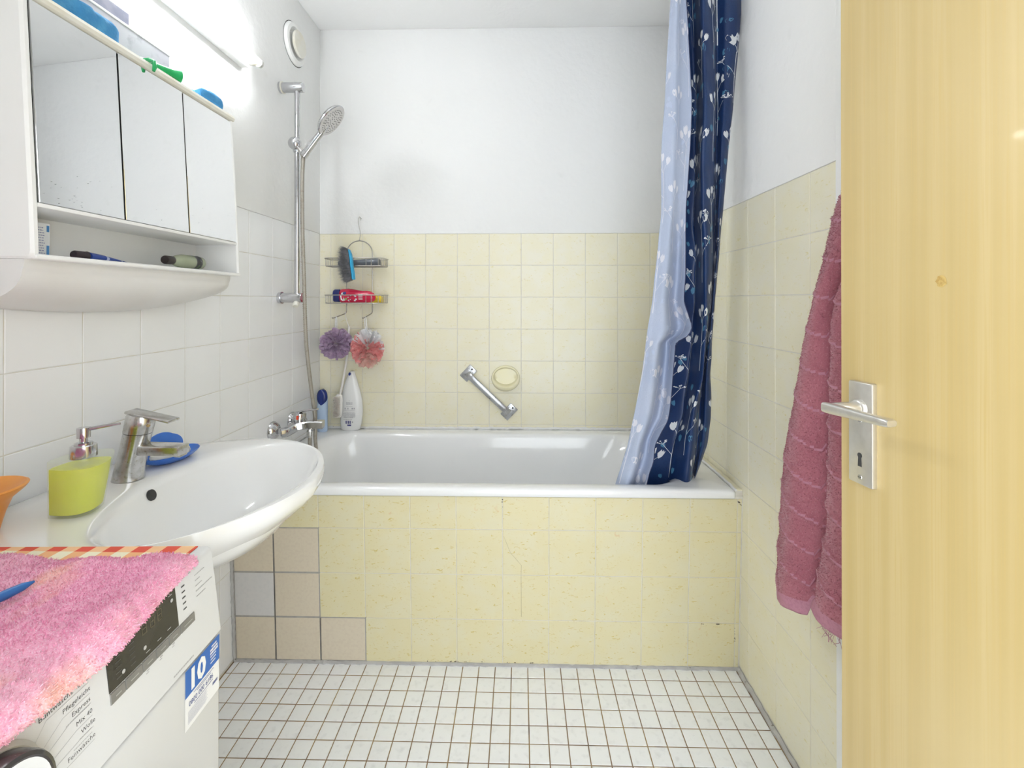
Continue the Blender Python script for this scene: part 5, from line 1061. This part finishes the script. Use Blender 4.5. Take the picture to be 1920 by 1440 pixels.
# ================================================================ shower curtain
CT = [
 (2.330,[(1.485,-0.062),(1.475,-0.054),(1.456,-0.066),(1.449,-0.046),(1.449,-0.032),(1.469,-0.006),(1.519,0.013),(1.531,-0.004),(1.533,-0.062),(1.571,-0.040),(1.598,0.000),(1.622,-0.027),(1.665,-0.012),(1.665,0.013),(1.568,0.028)]),
 (2.173,[(1.480,-0.062),(1.469,-0.054),(1.450,-0.066),(1.442,-0.046),(1.442,-0.032),(1.463,-0.006),(1.516,0.013),(1.528,-0.004),(1.531,-0.062),(1.571,-0.040),(1.599,0.000),(1.624,-0.027),(1.669,-0.012),(1.670,0.013),(1.567,0.028)]),
 (2.072,[(1.486,-0.059),(1.471,-0.051),(1.449,-0.063),(1.438,-0.043),(1.436,-0.029),(1.460,-0.003),(1.521,0.016),(1.532,-0.001),(1.534,-0.059),(1.573,-0.037),(1.601,0.003),(1.623,-0.024),(1.665,-0.009),(1.666,0.016),(1.570,0.031)]),
 (1.954,[(1.493,-0.056),(1.474,-0.048),(1.448,-0.060),(1.433,-0.040),(1.430,-0.026),(1.458,0.000),(1.527,0.019),(1.537,0.002),(1.538,-0.056),(1.576,-0.034),(1.602,0.006),(1.620,-0.021),(1.657,-0.006),(1.658,0.019),(1.574,0.034)]),
 (1.835,[(1.500,-0.053),(1.477,-0.045),(1.448,-0.057),(1.429,-0.037),(1.425,-0.023),(1.455,0.003),(1.533,0.022),(1.542,0.005),(1.541,-0.053),(1.578,-0.031),(1.604,0.009),(1.617,-0.018),(1.649,-0.003),(1.650,0.022),(1.578,0.037)]),
 (1.682,[(1.496,-0.048),(1.472,-0.040),(1.441,-0.052),(1.420,-0.032),(1.416,-0.018),(1.447,0.008),(1.531,0.027),(1.539,0.010),(1.536,-0.048),(1.576,-0.026),(1.604,0.014),(1.610,-0.013),(1.635,0.002),(1.636,0.027),(1.572,0.042)]),
 (1.581,[(1.492,-0.041),(1.470,-0.033),(1.441,-0.045),(1.422,-0.025),(1.418,-0.011),(1.448,0.015),(1.530,0.034),(1.540,0.017),(1.539,-0.041),(1.578,-0.019),(1.605,0.021),(1.609,-0.006),(1.630,0.009),(1.631,0.034),(1.575,0.049)]),
 (1.495,[(1.488,-0.034),(1.468,-0.026),(1.440,-0.038),(1.424,-0.018),(1.420,-0.004),(1.448,0.022),(1.530,0.041),(1.540,0.024),(1.542,-0.034),(1.580,-0.012),(1.607,0.028),(1.607,0.001),(1.626,0.016),(1.627,0.041),(1.578,0.056)]),
 (1.427,[(1.490,-0.028),(1.473,-0.005),(1.438,-0.032),(1.419,-0.012),(1.415,0.002),(1.445,0.028),(1.535,0.047),(1.546,0.030),(1.548,-0.028),(1.583,-0.006),(1.609,0.034),(1.607,0.007),(1.622,0.022),(1.623,0.047),(1.584,0.062)]),
 (1.358,[(1.492,-0.022),(1.478,0.015),(1.436,-0.026),(1.415,-0.006),(1.410,0.008),(1.441,0.034),(1.541,0.053),(1.551,0.036),(1.553,-0.022),(1.586,-0.000),(1.612,0.040),(1.606,0.013),(1.619,0.028),(1.619,0.053),(1.590,0.068)]),
 (1.288,[(1.493,-0.016),(1.479,0.029),(1.433,-0.020),(1.410,-0.000),(1.404,0.014),(1.437,0.040),(1.540,0.059),(1.552,0.042),(1.555,-0.016),(1.584,0.006),(1.608,0.046),(1.602,0.019),(1.615,0.034),(1.615,0.059),(1.592,0.074)]),
 (1.218,[(1.490,-0.011),(1.478,0.043),(1.429,-0.015),(1.405,0.005),(1.399,0.019),(1.433,0.045),(1.540,0.064),(1.552,0.047),(1.558,-0.011),(1.582,0.011),(1.603,0.051),(1.599,0.024),(1.611,0.039),(1.611,0.064),(1.594,0.079)]),
 (1.165,[(1.506,-0.006),(1.490,0.053),(1.431,-0.010),(1.400,0.010),(1.392,0.024),(1.431,0.050),(1.537,0.069),(1.551,0.052),(1.559,-0.006),(1.580,0.016),(1.600,0.056),(1.596,0.029),(1.609,0.044),(1.609,0.069),(1.596,0.084)]),
 (1.125,[(1.518,-0.003),(1.498,0.062),(1.433,-0.007),(1.396,0.013),(1.386,0.027),(1.430,0.053),(1.534,0.072),(1.550,0.055),(1.560,-0.003),(1.578,0.019),(1.598,0.059),(1.594,0.032),(1.607,0.047),(1.607,0.072),(1.596,0.087)]),
 (1.096,[(1.505,0.000),(1.488,0.066),(1.425,-0.004),(1.392,0.016),(1.383,0.030),(1.424,0.056),(1.533,0.075),(1.549,0.058),(1.559,0.000),(1.576,0.022),(1.595,0.062),(1.592,0.035),(1.606,0.050),(1.606,0.075),(1.595,0.090)]),
 (1.071,[(1.468,0.003),(1.460,0.067),(1.410,-0.001),(1.387,0.019),(1.381,0.033),(1.413,0.059),(1.532,0.078),(1.548,0.061),(1.559,0.003),(1.575,0.025),(1.593,0.065),(1.591,0.038),(1.606,0.053),(1.606,0.078),(1.595,0.093)]),
 (1.030,[(1.466,0.007),(1.457,0.069),(1.407,0.003),(1.383,0.023),(1.377,0.037),(1.410,0.063),(1.529,0.082),(1.546,0.065),(1.558,0.007),(1.572,0.029),(1.590,0.069),(1.589,0.042),(1.606,0.057),(1.605,0.082),(1.594,0.097)]),
 (0.966,[(1.463,0.014),(1.452,0.073),(1.401,0.010),(1.376,0.030),(1.370,0.044),(1.403,0.070),(1.525,0.089),(1.543,0.072),(1.557,0.014),(1.568,0.036),(1.585,0.076),(1.587,0.049),(1.605,0.064),(1.605,0.089),(1.593,0.104)]),
 (0.893,[(1.460,0.021),(1.445,0.077),(1.394,0.017),(1.366,0.037),(1.359,0.051),(1.394,0.077),(1.519,0.096),(1.533,0.079),(1.541,0.021),(1.562,0.043),(1.582,0.083),(1.587,0.056),(1.610,0.071),(1.609,0.096),(1.576,0.111)]),
 (0.819,[(1.452,0.029),(1.435,0.082),(1.384,0.025),(1.355,0.045),(1.347,0.059),(1.383,0.085),(1.514,0.104),(1.526,0.087),(1.531,0.029),(1.557,0.051),(1.579,0.091),(1.587,0.064),(1.612,0.079),(1.611,0.104),(1.565,0.119)]),
 (0.772,[(1.430,0.033),(1.415,0.084),(1.370,0.029),(1.345,0.049),(1.338,0.063),(1.371,0.089),(1.499,0.108),(1.516,0.091),(1.527,0.033),(1.556,0.055),(1.578,0.095),(1.585,0.068),(1.609,0.083),(1.608,0.108),(1.561,0.123)]),
 (0.725,[(1.411,0.038),(1.398,0.087),(1.357,0.034),(1.335,0.054),(1.330,0.068),(1.359,0.094),(1.485,0.113),(1.505,0.096),(1.524,0.038),(1.554,0.060),(1.576,0.100),(1.583,0.073),(1.606,0.088),(1.605,0.113),(1.557,0.128)]),
 (0.678,[(1.408,0.043),(1.392,0.090),(1.349,0.039),(1.324,0.059),(1.317,0.073),(1.349,0.099),(1.478,0.118),(1.499,0.101),(1.521,0.043),(1.550,0.065),(1.573,0.105),(1.575,0.078),(1.594,0.093),(1.593,0.118),(1.554,0.133)]),
 (0.630,[(1.395,0.047),(1.378,0.092),(1.336,0.043),(1.311,0.063),(1.304,0.077),(1.335,0.103),(1.471,0.122),(1.493,0.105),(1.517,0.047),(1.546,0.069),(1.569,0.109),(1.566,0.082),(1.579,0.097),(1.578,0.122),(1.550,0.137)]),
 (0.583,[(1.387,0.052),(1.367,0.095),(1.325,0.048),(1.299,0.068),(1.291,0.082),(1.323,0.108),(1.464,0.127),(1.487,0.110),(1.513,0.052),(1.543,0.074),(1.565,0.114),(1.556,0.087),(1.562,0.102),(1.561,0.127),(1.546,0.142)]),
 (0.478,[(1.378,0.060),(1.353,0.103),(1.306,0.056),(1.275,0.076),(1.265,0.090),(1.301,0.116),(1.451,0.135),(1.475,0.118),(1.502,0.060),(1.523,0.082),(1.542,0.122),(1.532,0.095),(1.538,0.110),(1.535,0.135),(1.533,0.150)]),
 (0.440,[(1.378,0.060),(1.353,0.103),(1.306,0.056),(1.275,0.076),(1.265,0.090),(1.301,0.116),(1.451,0.135),(1.475,0.118),(1.502,0.060),(1.523,0.082),(1.542,0.122),(1.532,0.095),(1.538,0.110),(1.535,0.135),(1.533,0.150)]),
]
rod = MB(); rod.tube([(1.42, -0.025, 2.345), (W - 0.004, -0.025, 2.345)], 0.0125, 16); rod.tube([(0.004, -0.025, 2.345), (1.42, -0.025, 2.345)], 0.0125, 16)
o = rod.build('curtain_rod', M_WHITEPL); tag(o, 'white curtain rod above the front edge of the tub', 'rod')
zz = np.array([r[0] for r in CT]); PP = np.array([r[1] for r in CT])            # levels x controls x 2
NSEG = 12; U_ = np.array([catmull([tuple(p) for p in lev], NSEG) for lev in PP])     # levels x nu x 2
NVC = 260; zq = np.linspace(zz[0], zz[-1], NVC + 1)
def hermite(zs, Y, q):                 # monotone-ish cubic along the height
    zs = -zs; q = -q; n = len(zs); h = np.diff(zs); d = np.diff(Y, axis=0) / h[:, None, None]; m = np.zeros_like(Y)
    m[1:-1] = np.where(d[:-1] * d[1:] > 0, 2 * d[:-1] * d[1:] / (d[:-1] + d[1:] + 1e-12), 0); m[0] = d[0]; m[-1] = d[-1]
    k = np.clip(np.searchsorted(zs, q) - 1, 0, n - 2); t = ((q - zs[k]) / h[k])[:, None, None]; hk_ = h[k][:, None, None]
    return (2 * t ** 3 - 3 * t ** 2 + 1) * Y[k] + (t ** 3 - 2 * t ** 2 + t) * hk_ * m[k] + (-2 * t ** 3 + 3 * t ** 2) * Y[k + 1] + (t ** 3 - t ** 2) * hk_ * m[k + 1]
G = hermite(zz, U_, zq); NU_ = G.shape[1]
S3 = np.zeros((NVC + 1, NU_, 3)); S3[:, :, :2] = G; S3[:, :, 2] = zq[:, None]
for j in range(NVC + 1):
    for i in range(NU_):
        p = Vector(S3[j, i]); S3[j, i, 1] += 0.0035 * noise.noise(Vector((i * 0.09, p.z * 7, 1.7))) + 0.0016 * noise.noise(Vector((i * 0.2, p.z * 22, 4.1)))
du = np.gradient(S3, axis=1); dv = np.gradient(S3, axis=0); NRM = np.cross(du, dv); NRM /= np.linalg.norm(NRM, axis=2, keepdims=True) + 1e-12
cur = thing('shower_curtain', 'navy shower curtain with white meadow flowers gathered at the right end of the tub', 'curtain', (1.48, 0.03, 0.45))
M_NAVY = mat('navy_print_fabric', (0.007, 0.030, 0.115), 0.38, sheen=0.05, vary=[(7, (0.010, 0.042, 0.145), 0.42, 0.65), (260, (0.006, 0.025, 0.10), 0.5, 0.7)])
M_PALE = mat('pale_reverse_fabric', (0.43, 0.49, 0.635), 0.6, vary=[(9, (0.47, 0.52, 0.65), 0.45, 0.65), (260, (0.41, 0.47, 0.61), 0.5, 0.7)])
def sheet(off, flip, name, m):
    V = (S3 + NRM * off).reshape(-1, 3); mb = MB(); mb.recalc = False; n = NU_
    fs = [(j * n + i, j * n + i + 1, (j + 1) * n + i + 1, (j + 1) * n + i) for j in range(NVC) for i in range(n - 1)]
    if flip: fs = [tuple(reversed(f)) for f in fs]
    mb.add([tuple(p) for p in V], fs); return mb.build(name, m, cur, None)
# the side whose normal points to the viewer on the folded-back flap is the reverse
flap_y = NRM[NVC // 3, 6, 1]
sgn = 1.0 if flap_y < 0 else -1.0      # +sgn side = reverse
sheet(0.0004 * sgn, sgn < 0, 'fabric_reverse', M_PALE); sheet(-0.0004 * sgn, sgn > 0, 'fabric_front', M_NAVY)
# printed meadow flowers, laid on the cloth surface
mid = S3[NVC // 2]; arc = np.concatenate([[0], np.cumsum(np.linalg.norm(np.diff(mid, axis=0), axis=1))]); FW = arc[-1]
def on_cloth(s, z, off):
    s = min(max(s, 0.001), FW - 0.001); k = min(max((zq[0] - z) / (zq[0] - zq[-1]) * NVC, 0), NVC - 0.001); j = int(k); tj = k - j
    i = int(min(np.searchsorted(arc, s) - 1, NU_ - 2)); i = max(i, 0); ti = (s - arc[i]) / (arc[i + 1] - arc[i])
    b = lambda A: (A[j, i] * (1 - ti) + A[j, i + 1] * ti) * (1 - tj) + (A[j + 1, i] * (1 - ti) + A[j + 1, i + 1] * ti) * tj
    return Vector(b(S3) + b(NRM) * off)
def ribbon(mb, pts, hw, off, mi):
    pts = catmull(pts, 4) if len(pts) > 2 else [np.array(pts[0]) + (np.array(pts[1]) - np.array(pts[0])) * t for t in np.linspace(0, 1, 10)]
    L_, R_ = [], []
    for i, p in enumerate(pts):
        t = pts[min(i + 1, len(pts) - 1)] - pts[max(i - 1, 0)]; n = np.array((-t[1], t[0])); n = n / (np.linalg.norm(n) + 1e-9)
        a = p + n * hw; b = p - n * hw; L_.append(on_cloth(a[0], a[1], off)); R_.append(on_cloth(b[0], b[1], off))
    n = len(L_); mb.add(L_ + R_, [(i, i + 1, n + i + 1, n + i) for i in range(n - 1)], mi)
def petal(mb, c, sz, ang, off, mi, rg):
    # heart-like tulip head
    ca, sa = math.cos(ang), math.sin(ang); out = []
    sh = [(0, -1), (0.42, -0.5), (0.62, 0.25), (0.52, 1.0), (0.30, 0.72), (0.12, 1.15), (-0.06, 0.70), (-0.30, 1.05), (-0.50, 0.6), (-0.62, 0.1), (-0.42, -0.55)]
    for x, y in sh: x *= rg.uniform(0.85, 1.15); y *= rg.uniform(0.9, 1.1); out.append(on_cloth(c[0] + (x * ca - y * sa) * sz, c[1] + (x * sa + y * ca) * sz, off))
    mb.add([on_cloth(c[0], c[1], off)] + out, [(0, 1 + i, 1 + (i + 1) % len(out)) for i in range(len(out))], mi)
def stem_flower(mb, s, z, h, rg, off, mi, mt):
    ribbon(mb, [(s, z), (s + rg.uniform(-.004, .004), z + h * 0.5), (s + rg.uniform(-.003, .003), z + h)], 0.0010, off, mi)
    top = z + h
    for k, (dx, dy) in enumerate(((-0.016, 0.032), (0.002, 0.046), (0.021, 0.034))):
        dx += rg.uniform(-.003, .003); ribbon(mb, [(s, top - 0.002), (s + dx * 0.4, top + dy * 0.5), (s + dx, top + dy - 0.006)], 0.0006, off, mi); petal(mb, (s + dx, top + dy), 0.0135 * rg.uniform(.8, 1.2), -dx * 14, off, mi, rg)
    sd = rg.choice((-1, 1)); q = (s + sd * 0.030, z + h * 0.78); ribbon(mb, [(s, z + h * 0.5), (s + sd * 0.010, z + h * 0.6), q], 0.0006, off, mi)
    for k in range(9):
        a = rg.uniform(0.3, 2.8); r = rg.uniform(0.010, 0.022); e = (q[0] + r * math.cos(a), q[1] + r * math.sin(a) * 0.8); ribbon(mb, [q, e], 0.0004, off, mi); c = e; out = [on_cloth(c[0] + 0.0026 * math.cos(b), c[1] + 0.0022 * math.sin(b), off) for b in [2 * PI * i / 6 for i in range(6)]]; mb.add(out, [tuple(range(6))], mi)
    for k in range(3): petal(mb, (s + rg.uniform(-.035, .035), z + h * rg.uniform(0.15, 1.1)), 0.0105 * rg.uniform(.7, 1.2), rg.uniform(-.6, .6), off * 0.7, mt, rg)
M_FW = mat('print_white', (0.78, 0.80, 0.83), 0.5, vary=(40, (0.70, 0.74, 0.80), 0.45, 0.7)); M_FT2 = mat('print_teal', (0.06, 0.20, 0.36), 0.5, vary=(40, (0.09, 0.26, 0.42), 0.4, 0.7))
M_FPW = mat('reverse_print_pale', (0.72, 0.72, 0.79), 0.6, vary=(40, (0.68, 0.69, 0.77), 0.4, 0.7)); M_FPT = mat('reverse_print_haze', (0.45, 0.52, 0.68), 0.6, vary=(40, (0.48, 0.54, 0.70), 0.4, 0.7))
for side, mats_, nm in ((-sgn, [M_FW, M_FT2], 'flower_print'), (sgn, [M_FPW, M_FPT], 'reverse_flower_print')):
    mb = MB(); mb.recalc = False; rg = random.Random(21); s = 0.020; col = 0
    while s < FW - 0.01:
        z = 0.40 + (col % 3) * 0.095
        while z < 2.15: stem_flower(mb, s + rg.uniform(-.006, .006), z, 0.15 * rg.uniform(.9, 1.15), rg, side * 0.0011, 0, 1); z += 0.29
        s += 0.055; col += 1
    o = mb.build(nm, mats_, cur, smooth=False); o['kind'] = 'stuff'
# stitched hem along the free edge
mb = MB(); mb.tube([tuple(S3[j, 0]) for j in range(0, NVC + 1, 2)], 0.0013, 6); mb.build('hem', mat('dark_hem', (0.03, 0.04, 0.10), 0.6, vary=(60, (0.05, 0.06, 0.14), 0.4, 0.6)), cur)

# ================================================================ towel on the right wall
tw = thing('hanging_towel', 'dusty rose terry towel hanging from a wall hook behind the door', 'towel', (1.62, -0.50, 0.48))
M_ROSE = mat('dusty_rose_terry', (0.375, 0.115, 0.155), 0.95, sheen=0.3, vary=[(7, (0.43, 0.145, 0.185), 0.42, 0.65), (420, (0.52, 0.23, 0.27), 0.55, 0.75, 2)])
M_ROSEB = mat('flat_rose_weave', (0.50, 0.23, 0.30), 0.8, vary=(200, (0.44, 0.19, 0.26), 0.45, 0.65))
LE = [(1.53, -0.640), (1.46, -0.565), (1.41, -0.526), (1.352, -0.505), (1.274, -0.479), (1.192, -0.453), (1.118, -0.428), (1.015, -0.400), (0.92, -0.373), (0.863, -0.354), (0.739, -0.340), (0.629, -0.333), (0.517, -0.324), (0.43, -0.324)]
lz = np.array([a for a, b in LE])[::-1]; ly = np.array([b for a, b in LE])[::-1]
def ledge_y(z): return float(np.interp(z, lz, ly))
def bottom(y, second):      # hem height
    if second: return 0.590 + max(0, (-0.56 - y)) * 0.10
    t = (y - -0.324) / (-0.545 + 0.324); return 0.50 - 0.015 * min(1, t * 4) + 0.075 * max(0, t - 0.12) + 0.035 * max(0.0, (0.10 - t) / 0.10) ** 2
def towel_section(z):       # plan section: wall side -> left edge -> ridge -> crevice -> second fold -> behind the door
    yl = ledge_y(z); k = min(1.0, max(0.12, (1.56 - z) / 0.75)); lo = max(0.0, min(1.0, (0.78 - z) / 0.22)); tp = max(0.0, min(1.0, (z - 1.16) / 0.34)); yc = -0.546 + 0.045 * lo - 0.13 * tp * tp * (3 - 2 * tp)
    ctrl = [(1.668, yl - 0.55 * (yl - yc)), (1.664, yl - 0.18 * (yl - yc) - 0.006), (1.650 - 0.006 * k, yl - 0.002), (1.622, yl), (1.612 - 0.030 * k, yl - 0.30 * (yl - yc)), (1.608 - 0.044 * k, yl - 0.64 * (yl - yc)), (1.612 - 0.020 * k, yc + 0.014), (1.646, yc - 0.004), (1.606 - 0.030 * k, yc - 0.016 * k - 0.008), (1.604 - 0.054 * k, yc - 0.055 * k - 0.012), (1.612 - 0.056 * k, yc - 0.105 * k - 0.012), (1.640 - 0.03 * k, min(-0.546, yc) - 0.155 * k - 0.012), (1.666, min(-0.546, yc) - 0.14 * k - 0.012)]
    return np.array(catmull(ctrl, 8))
TZL = np.linspace(0.40, 1.56, 240); TSEC = np.array([towel_section(z) for z in TZL]); NSEC = TSEC.shape[1]
def towel_pt(u, z):
    f = min(max(u, 0), 1) * (NSEC - 1); i = min(int(f), NSEC - 2); fi = f - i; g = (z - 0.40) / 1.16 * 239; j = min(max(int(g), 0), 238); gj = g - j
    a = TSEC[j, i] * (1 - fi) + TSEC[j, i + 1] * fi; b = TSEC[j + 1, i] * (1 - fi) + TSEC[j + 1, i + 1] * fi; return a * (1 - gj) + b * gj
NUt, NVt = 96, 210
def twp(i, j):
    u = i / NUt; v = j / NVt
    p0 = towel_pt(u, 0.55); second = u > 0.56
    zb = 0.500
    if u < 0.5: zb = bottom(p0[1], False)
    else:
        a = bottom(-0.545, False); b = 0.585; t = min(1, (u - 0.5) / 0.10); zb = a + (b - a) * t * t * (3 - 2 * t)
    if u < 0.2: zb = 0.53 - (0.53 - zb) * (u / 0.2) ** 0.5
    z = 1.54 + (zb - 1.54) * v; p = towel_pt(u, z)
    x, y = p[0], p[1]
    band = ((1.345 - z - (ledge_y(z) - y) * 0.28 * 0.6) / 0.0755) % 1.0; gro = math.exp(-((band - 0.5) / 0.055) ** 2)
    pv = Vector((x, y, z)); w_ = noise.noise(pv * 22) * 0.003 + noise.noise(pv * 80) * 0.0014
    p1 = np.array(towel_pt(min(1, u + 0.01), z)); p2 = np.array(towel_pt(max(0, u - 0.01), z)); t_ = p1 - p2; n = np.array((-t_[1], t_[0])); n = n / (np.linalg.norm(n) + 1e-9)
    if n[0] > 0 and u > 0.2: pass
    bul = w_ - 0.0040 * gro
    return Vector((min(x - n[0] * -bul * -1 if False else x + n[0] * bul, 1.673), y + n[1] * bul, z)), gro
rows = [[twp(i, j) for i in range(NUt + 1)] for j in range(NVt + 1)]
mb = MB(); mb.recalc = False
vs = [p for r in rows for p, g in r]; n = NUt + 1
mats_i = []
for j in range(NVt):
    for i in range(NUt):
        g = rows[j][i][1]; mats_i.append(1 if (g > 0.75 or j > NVt - 7) else 0)
mb.v = [tuple(p) for p in vs]; mb.f = [(j * n + i, j * n + i + 1, (j + 1) * n + i + 1, (j + 1) * n + i) for j in range(NVt) for i in range(NUt)]; mb.m = mats_i
tb_ = mb.build('towel_cloth', [M_ROSE, M_ROSEB], tw, None)
sol = tb_.modifiers.new('thickness', 'SOLIDIFY'); sol.thickness = 0.004; sol.offset = 0.0
# outward pile: use a copy of the visible strip so the blades point into the room
pm_ = MB(); pm_.recalc = False; pm_.v = mb.v; pm_.f = [f for f, m_ in zip(mb.f, mb.m) if m_ == 0 and (f[0] % n) > 8]; pm_.m = [0] * len(pm_.f)
me_ = pm_.mesh('tmp', M_ROSE, None)
c0 = me_.polygons[len(me_.polygons) // 2]
fmid = [p for p in me_.polygons if abs(p.center.z - 1.0) < 0.03 and p.center.y < ledge_y(p.center.z) - 0.03 and p.center.y > -0.53]
flipn = sum(p.normal.x for p in fmid) > 0
if flipn: me_.flip_normals()
tufts(me_, 60000, 0.0042, 0.0013, 'towel_tufts', M_ROSE, tw, 11); bpy.data.meshes.remove(me_)
mb = MB(); rg = random.Random(3)
for q in range(16):
    y = -0.575 - rg.uniform(0, 0.05); b0 = Vector((1.553 + rg.uniform(-.004, .006), y, 0.588)); mb.tube([b0, b0 + Vector((rg.uniform(-.004, .004), rg.uniform(-.006, .006), -0.012)), b0 + Vector((rg.uniform(-.008, .008), rg.uniform(-.01, .01), -rg.uniform(0.018, 0.032)))], 0.0004, 4)
o = mb.build('loose_threads', M_ROSEB, tw); o['kind'] = 'stuff'
hk2 = MB(); hk2.rbox((1.668, -0.685, 1.49), (1.6775, -0.655, 1.56), 0.003); hk2.tube([(1.670, -0.67, 1.515), (1.652, -0.67, 1.512), (1.640, -0.67, 1.52), (1.634, -0.67, 1.545)], 0.005, 10); o = hk2.build('towel_hook', M_SATIN); tag(o, 'small metal wall hook holding the rose towel', 'hook')
